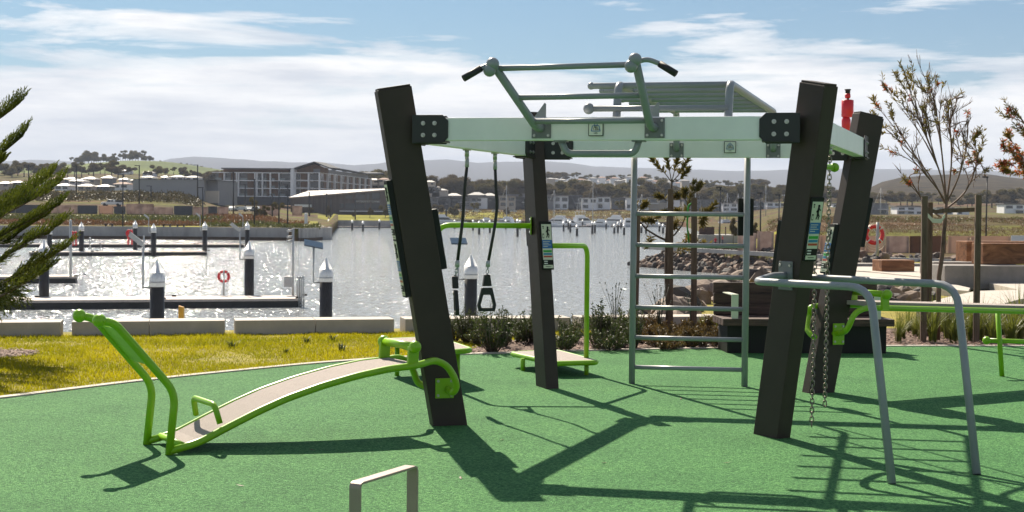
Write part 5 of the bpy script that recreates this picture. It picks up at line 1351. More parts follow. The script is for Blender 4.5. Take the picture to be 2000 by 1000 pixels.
for y in (336.5, 352, 367, 382.5):
    mb = MB(); mb.box(x0 - (.9 if y < 380 else -.2), x1-.1, d-.1, d+2.3, Z(y+1.5), Z(y)); mb.build('balcony_slab', MT['bwhite'], ap)
bays = [418, 437, 461, 465, 497, 501, 511.5, 527, 544, 567]
for px in bays[1:-1]:
    xx = (px-1000)/F*d; mb = MB(); mb.box(xx-.22, xx+.22, d-.2, d+2.25, Z(382.5), Z(338)); mb.build('fin', MT['bwhite'], ap)
full = [(418, 437), (437, 461), (465, 497), (501, 511.5), (511.5, 527), (527, 544), (544, 567)]
for fl, (ya, yb) in enumerate(((338, 352), (353.5, 367), (368.5, 382.5))):
    for k, (a, b) in enumerate(full):
        xa, xb = local(a+1.5, b-1.5, d); md = xa + (xb-xa)*(.5 if k in (1, 2) else .35 if k == 0 else .0)
        if k != 6 and k != 3: mb = MB(); mb.box(md if k not in (4,) else xa + (xb-xa)*.45, xb, d+1.6, d+2.15, Z(yb), Z(ya)); mb.build('timber_panel', MT['bbrown'], ap)
        w_ = mb = MB(); mb.box(xa, xb, d+2.0, d+2.17, Z(yb), Z(ya)); mb.build('window', MT['glass'], ap)
        mb = MB(); mb.box(xa, xa + (xb-xa)*(.55 if k else .8), d+.05, d+.12, Z(yb), Z(yb-4.5)); mb.build('balcony_glass', MT['glassb'], ap)
# --- apartment block two: front block and receding wing under a folded roof
d = 602; Z = lambda y: at(600, y, d).z
xa, xb, xc = local(574, 623, d)[0], local(574, 623, d)[1], (722-1000)/F*705
ap2 = thing('apartment_building', 'second apartment block with folded brown roof and long balcony wing, right one', 'building', ((xa+xb)/2, d, Z(402)))
fwd = V((xc-xb, 705-d, 0)).normalized(); L2 = V((xc-xb, 705-d, 0)).length; nn = V((-fwd.y, fwd.x, 0))
z0_, z1_ = Z(400), Z(336.5)
mb = MB(); mb.box(xa, xb, d+1.8, d+16, z0_, z1_); mb.build('wall', MT['bwhite'], ap2)
mb = MB(); P = V((xb, d+1.5, 0)); mb.hexa([V((*(q.xy), z)) for z in (z0_, z1_) for q in (P, P+fwd*L2, P+fwd*L2+nn*12, P+nn*12)]); mb.build('wing_wall', MT['bbrown'], ap2)
mb = MB(); P = V((xa+1.5, d+2, 0)); mb.prism([V((xa+.8, d+1.9, z1_)), V((xb+2, d+1.9, z1_)), V((xb+2, d+1.9, Z(327))), V((local(613, 613, d)[0], d+1.9, Z(320.5))), V((xa+.8, d+1.9, Z(331)))], V((0, 12, 0))); mb.build('gable_wall', MT['bbrown'], ap2)
ridge = [(xa-.6, d-1, Z(331.5)), (local(613, 613, d)[0], d-1.5, Z(318)), (local(637, 637, d)[0]+1, d+2, Z(329)), (xb + fwd.x*L2*.72, d + fwd.y*L2*.72, Z(329)), (xb + fwd.x*L2*1.12, d+fwd.y*L2*1.12, Z(323))]
mb = MB()
for a, b in zip(ridge, ridge[1:]):
    a, b = V(a), V(b); dp = V((3, 14, 0)); t = V((0, 0, .55)); mb.hexa([a, b, b+dp, a+dp, a+t, b+t, b+dp+t, a+dp+t])
mb.build('roof', MT['bdark'], ap2)
for k in (.22, .42, .62):
    q = V((xb, d+5, 0)) + fwd*L2*k; mb = MB(); mb.box(q.x-.9, q.x+.9, q.y, q.y+2, Z(329), Z(324.5)); mb.build('roof_vent', MT['bgrey'], ap2)
mb = MB(); P = V((xb, d+1.6, 0)); mb.hexa([V((*(q.xy), z)) for z in (z1_, Z(329.3)) for q in (P, P+fwd*L2*.95, P+fwd*L2*.95+nn*10, P+nn*10)]); mb.build('upper_wall', MT['bgrey'], ap2)
for y in (336.5, 352, 367, 381):
    mb = MB(); mb.box(xa, xb, d, d+1.9, Z(y+1.3), Z(y)); mb.build('balcony_slab', MT['bwhite'], ap2)
    mb = MB(); P = V((xb, d, 0)); z = Z(y+1.3); mb.hexa([V((*(q.xy), zz)) for zz in (z, Z(y)) for q in (P, P+fwd*L2, P+fwd*L2+nn*1.6, P+nn*1.6)]); mb.build('balcony_slab', MT['bwhite'], ap2)
for px in (575.5, 601.5, 622.5):
    xx = (px-1000)/F*d; mb = MB(); mb.box(xx-.28, xx+.28, d-.15, d+1.7, Z(400), Z(337)); mb.build('fin', MT['bwhite'], ap2)
for k in range(1, 9):
    q = V((xb, d-.12, 0)) + fwd*L2*k/8; mb = MB(); mb.obox(q + V((0, .6, (Z(400)+Z(337))/2)), fwd*.25, nn*.75, V((0, 0, (Z(337)-Z(400))/2))); mb.build('fin', MT['bwhite'], ap2)
for ya, yb in ((338, 352), (353.5, 367), (368.5, 381)):
    for a, b, m_ in ((577, 584, 'glass'), (585, 600, 'bbrown'), (604, 620, 'glass')):
        xx = local(a, b, d); mb = MB(); mb.box(xx[0], xx[1], d+1.55, d+1.78, Z(yb-1), Z(ya+1)); mb.build('window', MT[m_], ap2)
    for k in range(8):
        q = V((xb, d+1.25, 0)) + fwd*L2*(k+.32)/8; mb = MB(); mb.obox(q + V((0, 0, (Z(ya)+Z(yb))/2)), fwd*L2/8*.2, nn*.06, V((0, 0, (Z(ya)-Z(yb))/2))); mb.build('window', MT['glass'], ap2)
# --- tavern
d = 540; Z = lambda y: at(660, y, d).z
xa, xb = local(564, 757, d)
tv = thing('tavern_building', 'long low brown tavern with slanting pink roof and white lettering', 'building', ((xa+xb)/2, d, Z(418)))
MT['tavern'] = M('tavern_battens', (.12, .095, .085), .8, var=.35, scale=1.5, stretch=(1.5, 1.5, .05))
mb = MB(); mb.prism([V((xa+.6, d, Z(420))), V((xb, d, Z(420))), V((xb, d, Z(372))), V((xa+.6, d, Z(388.5)))], V((0, 20, 0))); mb.build('wall', MT['tavern'], tv)
mb = MB(); k = V((0, 0, .5)); A, Bq, Cq, Dq = V((xa, d-.8, Z(389))), V((xb+.5, d-.8, Z(371.5))), V((xb, d+22, at(757, 370, d+22).z)), V((xa+4, d+22, at(573, 375, d+22).z)); mb.hexa([A, Bq, Cq, Dq, A+k, Bq+k, Cq+k, Dq+k]); mb.build('roof', MT['roofp'], tv)
for a, b, ya, yb in ((675, 688, 381, 388), (694, 712, 378, 389), (714, 721, 377, 389), (725, 741, 376, 389), (663, 671, 398, 406), (674, 692, 397, 408), (694, 712, 397, 408), (714, 722, 397, 408), (725, 741, 397, 408)):
    xx = local(a, b, d); mb = MB(); mb.box(xx[0], xx[1], d-.12, d+.3, Z(yb), Z(ya)); mb.build('window', MT['glass'], tv)
for px in (692.5, 713, 723, 743): xx = local(px, px, d)[0]; mb = MB(); mb.box(xx-.2, xx+.2, d-.3, d-.13, Z(412), Z(375)); mb.build('batten', MT['tavern'], tv)
mb = MB(); mb.text('WATERFRONT TAVERN', .95, Matrix(((.88, 0, 0, local(717.5, 717.5, d)[0]), (0, 0, -1, d-.45), (0, 1, 0, Z(393.3)), (0, 0, 0, 1))), .06); mb.build('lettering', MT['whitepaint'], tv, recalc=False)
mb = MB(); xx = local(665, 757, d); mb.box(xx[0], xx[1], d-4, d-.2, Z(413), Z(411.2)); mb.build('terrace', MT['bwhite'], tv)
mb = MB(); xx = local(579, 610, d); mb.box(xx[0], xx[1], d-6, d-2, Z(405), Z(400)); mb.build('annex', MT['bwhite'], tv)
# --- warehouse
d = 505; Z = lambda y: at(340, y, d).z; xa, xb = local(259, 398, d); xc = local(415, 415, d)[0]
wh = thing('warehouse', 'large plain grey warehouse left of the apartments', 'building', ((xa+xb)/2, d, Z(398)))
mb = MB(); mb.box(xa, xb, d, d+40, Z(400), Z(351)); mb.build('wall', MT['wshed'], wh)
mb = MB(); mb.box(xb, xc+1, d+4, d+40, Z(400), Z(351.5)); mb.build('side_wall', MT['bgrey'], wh)
mb = MB(); mb.box(xb, xc+1.5, d+2, d+3.9, Z(396), Z(372)); mb.build('loading_wall', MT['bcream'], wh)
mb = MB(); mb.box(xa-.3, xc+1.3, d-.3, d+40, Z(351), Z(350)); mb.build('roof', MT['roofg'], wh)

# --- houses
def house(px, ybase, ytop, w_px, d, style, wallm, roofm, label, grp, storeys=2, windows=True):
    x = (px-1000)/F*d; w_ = w_px/F*d; zb = at(px, ybase, d).z; zt = at(px, ytop, d).z; dep = min(10, w_*1.1+3); hh = zt-zb
    t = thing('house', label, 'house', (x, d, zb), group=grp)
    rh = {'hip': .34, 'skillion': .12, 'flat': .08}[style]*hh; wt_ = zt - rh
    mb = MB(); mb.box(x-w_/2, x+w_/2, d, d+dep, zb-4, wt_); mb.build('wall', MT[wallm], t)
    mb = MB(); e = .5; a, b, c_, f = x-w_/2-e, x+w_/2+e, d-e, d+dep+e
    if style == 'hip':
        i = min(w_, dep)*.42; mb.verts_faces([(a, c_, wt_), (b, c_, wt_), (b, f, wt_), (a, f, wt_), (a+i, (c_+f)/2, zt), (b-i, (c_+f)/2, zt)], [(0, 1, 5, 4), (2, 3, 4, 5), (1, 2, 5), (3, 0, 4), (3, 2, 1, 0)])
    elif style == 'skillion':
        s = rnd.choice((0, 1)); lo, hi = (wt_, zt-.35) if s else (zt-.35, wt_); mb.hexa([(a, c_, lo), (b, c_, hi), (b, f, hi), (a, f, lo), (a, c_, lo+.35), (b, c_, hi+.35), (b, f, hi+.35), (a, f, lo+.35)])
    else: mb.box(a, b, c_, f, wt_, zt)
    mb.build('roof', MT[roofm], t)
    if windows:
        n = max(2, int(w_/3.4))
        for s in range(storeys):
            for k in range(n):
                if rnd.random() < .22: continue
                xx = x - w_/2 + w_*(k+.5)/n; ww = w_/n*rnd.uniform(.26, .40); z0 = zb + (wt_-zb)*(s+.22)/storeys; z1 = zb + (wt_-zb)*(s+.80)/storeys
                mb = MB(); mb.box(xx-ww, xx+ww, d-.08, d+.2, z0, z1); mb.build('window', MT['glass'], t)
        if storeys > 1 and rnd.random() < .6:
            mb = MB(); s = rnd.choice((-.25, .25)); mb.box(x + w_*s - w_*.24, x + w_*s + w_*.24, d-1.4, d-.1, zb + hh*.42, zb + hh*.47); mb.build('balcony', MT['bwhite'], t)
    return t
G1 = 'dark modern houses along the far waterfront'
for k, (px, w_, yt, wm_, rm, st) in enumerate([(842, 26, 384, 'bgrey', 'roofw', 'skillion'), (866, 30, 383, 'bdark', 'roofg', 'skillion'), (893, 26, 384, 'bdark', 'roofw', 'skillion'), (918, 26, 384, 'bgrey', 'roofg', 'flat'), (940, 22, 384, 'bwhite', 'roofw', 'skillion'), (962, 24, 386, 'bdark', 'roofg', 'flat'), (990, 32, 382, 'bcream', 'roofw', 'flat'), (1018, 28, 384, 'bdark', 'roofg', 'flat')]):
    house(px, 404, yt, w_, 712 + k % 3*4, st, wm_, rm, {'bgrey': 'two storey grey clad waterfront house with', 'bdark': 'two storey charcoal waterfront house with', 'bwhite': 'two storey white waterfront house with', 'bcream': 'two storey cream waterfront house with'}[wm_] + {'roofw': ' pale', 'roofg': ' grey'}[rm] + ' roof, between the left posts', G1)
for k, (px, w_, yt, st) in enumerate([(850, 36, 376, 'hip'), (885, 30, 377, 'hip'), (930, 34, 375, 'hip'), (955, 26, 377, 'hip'), (1000, 24, 379, 'flat'), (1032, 24, 378, 'flat')]):
    house(px, 392, yt, w_, 745, st, 'bgrey', 'roofw' if k % 2 else 'roofg', 'second row house showing its roof above the dark waterfront houses', 'second row houses', 1, False)
for k, (px, w_, yt, wm_, rm, st) in enumerate([(1068, 26, 380, 'bgrey', 'roofw', 'flat'), (1095, 28, 381, 'bwhite', 'roofw', 'flat'), (1122, 26, 381, 'bdark', 'roofg', 'flat'), (1150, 30, 384, 'bwhite', 'roofw', 'skillion'), (1178, 26, 382, 'bwhite', 'roofw', 'skillion'), (1208, 28, 385, 'bgrey', 'roofw', 'skillion'), (1232, 20, 384, 'bwhite', 'roofw', 'flat'), (1254, 24, 386, 'bwhite', 'roofw', 'flat'), (1285, 36, 384, 'bcream', 'roofw', 'skillion'), (1316, 22, 388, 'bwhite', 'roofg', 'skillion'), (1352, 34, 388, 'bgrey', 'roofw', 'skillion'), (1388, 34, 388, 'bgrey', 'roofg', 'skillion'), (1425, 30, 396, 'bwhite', 'roofw', 'flat'), (1450, 22, 394, 'bgrey', 'roofw', 'flat'), (1478, 30, 391, 'bgrey', 'roofw', 'skillion'), (1510, 28, 393, 'bwhite', 'roofw', 'skillion'), (1545, 30, 396, 'bgrey', 'roofg', 'skillion'), (1640, 30, 396, 'bwhite', 'roofg', 'skillion')]):
    house(px, 409 if px < 1300 else 413, yt, w_, 712 + k % 3*4, st, wm_, rm, 'pale modern two storey waterfront house ' + ('between the back left post and ladder' if px < 1235 else 'seen through the ladder' if px < 1460 else 'right of the ladder'), 'pale waterfront houses')
for px, w_, yt, d, lb in ((1712, 44, 396, 560, 'grey two storey house with pale skillion roof left of the bottlebrush tree'), (1778, 54, 402, 590, 'long white roofed low building behind the bottlebrush stakes'), (1845, 30, 405, 600, 'small white roofed house right of the bottlebrush trunk'), (1880, 24, 406, 600, 'small grey roofed house left of the tall lamp post'), (1980, 40, 397, 640, 'white house at the foot of the brown hill by the right edge')):
    house(px, 419, yt, w_, d, 'skillion', 'bgrey' if px == 1712 else 'bwhite', 'roofw', lb, 'low houses on the right shore')
k = 0
for px, yt, yb, w_ in ((5, 352, 366, 30), (30, 351, 363, 26), (75, 341, 356, 26), (105, 343, 357, 30), (135, 344, 357, 24), (148, 348, 360, 34), (172, 343, 358, 30), (208, 341, 356, 24), (240, 345, 357, 20), (262, 347, 358, 16), (55, 356, 370, 30), (120, 356, 371, 34), (165, 357, 372, 34), (200, 358, 372, 30), (235, 353, 368, 34), (-30, 350, 366, 34)):
    k += 1; house(px, yb, yt + 2, w_*.8, 610 + (yt-340)*-4 + rnd.uniform(-6, 6), 'hip', ('bwhite', 'bcream', 'bgrey')[k % 3], ('rooft' if k in (15, 11, 4) else 'roofg' if k % 3 == 0 else 'roofw'), 'hip roofed suburban house ' + ('with terracotta roof ' if k in (15, 11, 4) else 'with grey roof ' if k % 3 == 0 else 'with pale roof ') + 'on the left rise behind the pine', 'suburban houses on the left rise', 1)
for px, yt, yb, w_, d in ((237, 331, 338, 30, 900), (288, 334, 342, 20, 850), (286, 343, 352, 24, 700), (345, 342, 352, 26, 760), (374, 343, 352, 26, 760), (320, 343, 352, 12, 780)):
    house(px, yb, yt, w_, d, 'hip', 'bwhite', 'roofw', 'small pale roofed house just above the grey warehouse', 'small houses above the warehouse', 1)
for px, yt, yb, w_ in ((728, 348, 358, 24), (748, 347, 357, 22), (738, 358, 368, 26), (842, 362, 372, 30), (838, 352, 362, 20), (858, 368, 378, 30)):
    house(px, yb, yt, w_, 730, 'hip', 'bcream', 'rooft' if px == 748 else 'roofw', 'hillside house ' + ('with terracotta roof ' if px == 748 else 'with pale roof ') + 'either side of the front left post', 'hillside houses by the left post', 1)
for q in range(26):
    px = 1050 + q*11.5 + rnd.uniform(-4, 4); yt = interp([(1050, 342), (1120, 350), (1180, 346), (1260, 344), (1350, 352)], px) + rnd.uniform(-2, 9)
    house(px, yt+7, yt, rnd.uniform(12, 20), 1180 + rnd.uniform(-90, 60), 'hip', rnd.choice(('bcream', 'bwhite')), rnd.choice(('roofw', 'rooft', 'roofg')), 'tiny hazy house on the far hillside behind the ladder top', 'hazy houses on the far hillside', 1, False)

# --- site hoardings, pickup, umbrella
MT['hpink'] = M('printed_pink_panel', (.36, .25, .22), .7, var=.4, scale=.5, col2=(.42, .36, .33), detail=8, trans=.55)
MT['hdark'] = M('printed_dark_panel', (.075, .075, .085), .7, var=.3, scale=.4)
MT['hcream'] = M('printed_cream_panel', (.50, .38, .31), .7, var=.12, scale=.3, trans=.55)
MT['hbrown'] = M('printed_brown_panel', (.20, .115, .07), .7, var=.25, scale=.5, trans=.5)
hl_ = {'hpink': 'pink patterned', 'hdark': 'plain dark grey', 'hcream': 'plain cream', 'hbrown': 'brown', 'bwhite': 'white', 'hgrey': 'grey'}
def hoarding(a, b, yt, yb, d, mat, where, grp):
    xa, xb = local(a, b, d); zt, zb = at((a+b)/2, yt, d).z, at((a+b)/2, yb, d).z - .6
    t = thing('hoarding_panel', f'{hl_[mat]} hoarding panel {where}', 'hoarding', ((xa+xb)/2, d, zb), group=grp)
    mb = MB(); mb.box(xa+.03, xb-.03, d, d+.06, zb+.1, zt); mb.build('panel', MT[mat], t)
    for xx in (xa+.2, xb-.2): mb = MB(); mb.box(xx-.05, xx+.05, d+.062, d+.16, zb, zt-.1); mb.build('support', MT['galv'], t)
GH = 'site hoarding panels on the left shore'
for a, b, yt, m_ in ((-60, 30, 401, 'hdark'), (30, 80, 400, 'hdark'), (80, 112, 400, 'hpink'), (112, 151, 401, 'hpink'), (151, 190, 401, 'hdark'), (192, 221, 402, 'hcream'), (222, 245, 403, 'hdark'), (246, 300, 398, 'hpink'), (300, 338, 405, 'hpink'), (339, 376, 402, 'hdark'), (376, 393, 404, 'hpink'), (393, 406, 404, 'hpink'), (406, 424, 403, 'hdark'), (424, 446, 404, 'hpink')):
    hoarding(a, b, yt, 423, 345, m_, 'before the earth mound, %s' % ('below the white pickup' if 180 < a < 245 else 'left of the pickup' if a < 180 else 'right of the pickup'), GH)
for a, b in ((506, 530), (530, 546), (680 - 110, 590)): hoarding(a, b, 402, 418, 420, 'hpink', 'on the garden bank in front of the apartments', GH)
GR = 'hoarding panels along the headland'
for a, b, yt, m_ in ((1440, 1478, 455, 'hpink'), (1478, 1512, 452, 'hpink'), (1512, 1600, 458, 'hcream'), (1600, 1690, 460, 'hcream'), (1690, 1730, 461, 'hcream'), (1730, 1776, 461, 'hpink'), (1776, 1800, 461, 'hbrown'), (1800, 1848, 461, 'hbrown'), (1848, 1850, 461, 'hbrown'), (1851, 1895, 461, 'hcream'), (1895, 1974, 461, 'hcream'), (1974, 2040, 460, 'bwhite')):
    if b - a < 3: continue
    hoarding(a, b, yt, interp([(1440, 487), (1700, 494), (2040, 498)], (a+b)/2), 134.5, m_, 'on the headland ' + ('behind the lifebuoy' if 1680 < a < 1776 else 'near the ladder' if a < 1520 else 'behind the right posts' if a < 1690 else 'between the bottlebrush stakes' if a < 1895 else 'behind the timber seats'), GR)
# pickup
d = 366; zb = height(217, d); L_ = 41/F*d; cx = (217-1000)/F*d; sc = L_/5.2
pk = thing('pickup_truck', 'white pickup with dark tray parked on the mound above the hoardings', 'pickup truck', (cx, d, zb))
def pb(x0, x1, z0, z1, y0=0, y1=1.8): return [cx + x0*sc, cx + x1*sc, d + y0*sc, d + y1*sc, zb + z0*sc, zb + z1*sc]
mb = MB(); pr = [(-2.6, .45), (2.6, .45), (2.6, 1.0), (.75, 1.05), (.6, 1.65), (-.75, 1.7), (-1.35, 1.12), (-2.45, 1.0), (-2.6, .8)]
mb.prism([V((cx + x*sc, d, zb + z*sc)) for x, z in pr], V((0, 1.8*sc, 0))); mb.build('body', MT['whitepaint'], pk, bevel=.04)
for a, b in ((-1.05, -.2), (-.12, .5)): mb = MB(); mb.prism([V((cx + x*sc, d-.02, zb + z*sc)) for x, z in ((a - (.12 if a < -.5 else 0), 1.12), (b, 1.12), (b-.04, 1.55), (a+.18, 1.55))], V((0, .03, 0))); mb.build('window', MT['glass'], pk)
mb = MB(); mb.box(*pb(.85, 2.6, 1.02, 1.5, .1, 1.7)); mb.build('tray_canopy', MT['bdark'], pk)
for x in (-1.7, 1.6): 
    for y in (-.05, 1.65): mb = MB(); mb.cyl((cx + x*sc, d + y*sc, zb+.38*sc), (cx + x*sc, d + (y+.2)*sc, zb+.38*sc), .38*sc, n=16); mb.build('wheel', MT['rubber'], pk)
d = 352; c = V(((296-1000)/F*d, d, height(296, d))); zt = zpx(296, 399, d)
um = thing('sun_umbrella', 'small yellow umbrella standing over the hoardings left of the warehouse', 'umbrella', c)
mb = MB(); mb.cyl(c, (c.x, c.y, zt), .05); mb.build('pole', MT['galv'], um)
mb = MB(); mb.lathe([(.9, -.45), (.5, -.12), (.02, 0)], (c.x, c.y, zt), 8); mb.build('canopy', M('pale_yellow_cloth', (.6, .5, .12), .7), um)

# =====================================================================  MARINA: PILES, DOCKS, LAMPS, BOATS
def pile(px, ytop, d, label, grp, r=.29, cap=True, solar=None, light=None):
    x = at(px, ytop, d).x; zt = at(px, ytop, d).z; zb = WZ - 1.5
    t = thing('marina_pile', label, 'pile', (x, d, WZ), group=grp)
    ch = r*2.0
    mb = MB(); mb.cyl((x, d, zb), (x, d, zt - ch - .28), r, n=18); mb.build('sleeve', MT['pile'], t)
    if cap:
        mb = MB(); mb.lathe([(r*1.07, -ch-.52), (r*1.07, -ch+.05), (r*1.04, -ch*.92), (.03, -.02), (.005, 0)], (x, d, zt), 18); cp = mb.build('cap', MT['pilecap'], t)
        mb = MB(); mb.lathe([(r*1.10, -ch-.36), (r*1.10, -ch-.30)], (x, d, zt), 18); mb.build('band', MT['galv'], cp)
        if solar or light:
            sx = -1; z1 = zt - ch - .55
            mb = MB(); mb.tube([(x - r, d, z1), (x - r - .28, d, z1), (x - r - .28, d, zt + .55)], .045, bend=.03, n=8); ar = mb.build('bracket_arm', MT['galv'], t)
            top = V((x - r - .28, d, zt + .6)); mb = MB()
            if solar: mb.obox(top, V((.42, .05, -.08)) if solar == 1 else V((.36, .1, 0)), V((-.05, .33, .12)), V((.0, -.02, .03))); mb.build('solar_panel', MT['solar'], t)
            else: mb.bar(top, top + V((-.55, .0, .42)), .2, .05, up=(0, 1, 0)); mb.build('solar_panel', MT['galv'], t)
    return t
NP = 'large near marina piles'
pile(86, 467, 84, 'marina pile with white cone cap partly behind the pine branches', NP, .29)
pile(307, 507, 58, 'thick black pile with white cone cap and tilted arm, nearest on the left', NP, .29, light=1)
pile(487, 470, 87, 'black pile with white cone cap rising from the near dock by the lifebuoy', NP, .29, light=1)
pile(637, 503, 65, 'black pile with white cone cap and square solar panel, right of the dock ladder', NP, .29, solar=1)
pile(920, 497, 65, 'black pile with white cone cap and small panel, seen between the rope handles', NP, .29, solar=2)
pile(97, 440, 178, 'pile behind the pine branch tips near the left edge', 'mid distance marina piles', .30)
for px, yt, d, lb in ((159, 433, 172, 'left of the two red ladders'), (264, 430, 198, 'behind the red dock ladder'), (300, 436, 170, 'just right of the red dock ladder'), (400, 432, 180, 'at the far dock end, mid left'), (483, 432, 190, 'behind the near dock pile')):
    pile(px, yt, d, 'slim pile with white cone cap ' + lb, 'mid distance marina piles', .30, light=(1 if px in (300, 400, 483) else None))
FP = 'far marina piles'
for px, yt, yb in ((642, 427, 448), (588, 425, 441), (688, 428, 450), (709, 430, 452), (741, 427, 448), (842, 428, 448), (888, 428, 447), (924, 428, 450), (936, 430, 458), (945, 427, 447), (957, 429, 455), (988, 428, 448), (1011, 426, 462), (1016, 428, 448), (1101, 431, 452), (1110, 428, 448), (1114, 430, 454), (1127, 437, 461), (1138, 428, 442), (1157, 431, 457), (1162, 431, 455), (1184, 430, 448), (1200, 436, 456), (1207, 432, 455), (1213, 429, 446), (1219, 436, 459), (1253, 436, 455), (1262, 434, 456), (1288, 434, 452), (1295, 436, 456)):
    d = 5.56*F/(yb - 415 - (px-1000)*.0087); pile(px, yt, min(d, 640), 'small dark pile with pale tip in the far marina', FP, .30)
# floating docks
MT['deckpale'] = M('dock_deck', (.46, .40, .36), .8, var=.12, scale=2, stretch=(4, 1, 1))
MT['pontoon'] = M('pontoon_float', (.045, .042, .040), .7, var=.3, scale=2)
def dock(name, label, A, Bq, wid, free=.5):
    A, Bq = V(A), V(Bq); d = (Bq-A); d.z = 0; L_ = d.length; d.normalize(); n = V((-d.y, d.x, 0)); n = n if n.y > 0 else -n
    t = thing(name, label, 'dock', ((A+Bq)/2).xy.to_3d() + V((0, 0, WZ)))
    c = (A+Bq)/2 + n*wid/2; c.z = WZ + free - .07; mb = MB(); mb.obox(c, d*L_/2, n*wid/2, V((0, 0, .07))); mb.build('deck', MT['deckpale'], t)
    k = max(1, int(L_/6)); 
    for i in range(k):
        a = A + d*(L_*i/k + .04); b = A + d*(L_*(i+1)/k - .04); c = (a+b)/2 + n*wid/2; c.z = WZ + .12; mb = MB(); mb.obox(c, (b-a)/2*.995, n*(wid/2-.06), V((0, 0, .22))); mb.build('float', MT['pontoon'], t)
    for i in range(k+1):
        q = A + d*(L_*i/k*.98 + .2); mb = MB()
        for s in (.25, wid-.25): mb.box(q.x-.14, q.x+.14, q.y+s*n.y-.05, q.y+s*n.y+.05, WZ+free, WZ+free+.10)
        mb.build('cleats', MT['ink'], t)
    return t
za = WZ + .5
dk = dock('floating_dock', 'long near floating dock with pale deck and dark floats, ladder at its right end', gp(-260, 589, za), gp(590, 583, za), 3.2)
dock('floating_dock', 'short dark dock finger end behind the pine branches', gp(-260, 541, za), gp(149, 540, za), 3.0)
dock('floating_dock', 'distant long dock with red ladders, left of centre', gp(60, 492, za), gp(404, 491, za), 2.6)
dock('floating_dock', 'most distant thin dock below the long quay wall', gp(-100, 476, za), gp(478, 477, za), 2.6)
for i, (a, b, y) in enumerate(((640, 900, 446), (1060, 1330, 445))): dock('floating_dock', ('far marina dock behind the ropes', 'far marina dock in front of the motor boats')[i], gp(a, y - 4, za), gp(b, y - 4, za), 3)
# dock furniture
Yd = gp(572, 577, za).y
t = thing('camera_pole', 'steel camera pole with grey cabinet on the near dock end', 'camera pole', at(572, 578, Yd))
q = at(572, 578, Yd); mb = MB(); mb.cyl((q.x, Yd, za), (q.x, Yd, at(572, 446, Yd).z), .07); mb.build('pole', MT['galv'], t)
q = at(567, 550, Yd - .2); mb = MB(); mb.box(q.x-.35, q.x+.2, Yd-.3, Yd-.05, at(567, 560, Yd).z, at(567, 540, Yd).z); mb.build('cabinet', MT['galv'], t)
for y in (450, 462, 470):
    q = at(570, y, Yd); mb = MB(); mb.cyl((q.x-.28, Yd-.1, q.z-.05), (q.x+.02, Yd, q.z), .075, n=10); mb.build('camera', MT['galv'], t)
Yl = gp(588, 583, za).y; t = thing('dock_ladder', 'grey boarding ladder at the right end of the near dock', 'ladder', at(588, 578, Yl))
for px in (584, 589.5, 593.5):
    q = at(px, 577, Yl); mb = MB(); mb.tube([(q.x, Yl-.05, WZ-.3), (q.x, Yl-.05, at(px, 541, Yl).z), (q.x-.15, Yl+.3, at(px, 541, Yl).z), (q.x-.15, Yl+.3, za)], .035, bend=.1, n=8); mb.build('rail', MT['galv'], t)
for y in (590, 596, 602): a, b = at(584, y, Yl-.05), at(593.5, y, Yl-.05); mb = MB(); mb.cyl(a, b, .03); mb.build('rung', MT['galv'], t)
Yr = gp(437, 577, za).y
lifebuoy('red and white lifebuoy on a steel post on the near dock', 437, 577, 527, 437, 540, .30, za, Y=Yr)
def saf(label, px, y0, y1, d):
    x = at(px, y0, d).x; zt, zb = at(px, y0, d).z, at(px, y1, d).z; t = thing('safety_ladder', label, 'safety ladder', (x, d, zb), group='red safety ladders on the docks')
    for s in (-.22, .22): mb = MB(); mb.tube([(x+s, d, zb), (x+s, d, zt), (x+s, d+.5, zt), (x+s, d+.5, zb)], .06, bend=.2, n=8); mb.build('rail', MT['redpaint'], t)
    mb = MB(); mb.sweep([(x + .36*math.cos(k*PI/8), d-.1, (zt+zb)/2+.5 + .36*math.sin(k*PI/8)) for k in range(18)], .10, 6, caps=False); mb.build('lifebuoy', MT['redpaint'], t)
saf('red safety ladder with lifebuoy on the distant dock, right one', 253, 449, 478, 176); saf('red safety ladder with lifebuoy behind the pine branch tips, left one', 144, 452, 480, 190)
for px, y0, y1, d, lb in ((138, 432, 540, 106, 'thin grey post on the short dock end by the pine'), (176, 465, 485, 180, 'short grey bollard post on the distant dock left'), (281, 462, 478, 186, 'short grey bollard post on the distant dock right'), (294, 488, 541, 58.0, None)):
    if lb is None: continue
    a, b = at(px, y1, d), at(px, y0, d); mb = MB(); mb.cyl((a.x, d, za), (a.x, d, b.z), .10, n=10); mb.sphere((a.x, d, b.z), .12, 10, 6); tag(mb.build('dock_post', MT['galv']), lb, 'post')
g = at(352, 612, 45); mb = MB(); mb.prism([V((g.x-.10, 45, WZ-.4)), V((g.x+.12, 45, WZ-.4)), V((g.x+.10, 45, at(352, 600, 45).z)), V((g.x-.06, 45, at(352, 597, 45).z))], V((0, .15, 0))); tag(mb.build('marker_stake', MT['yellow'], bevel=.02), 'small yellow marker stake in the water near the thick left pile', 'marker')
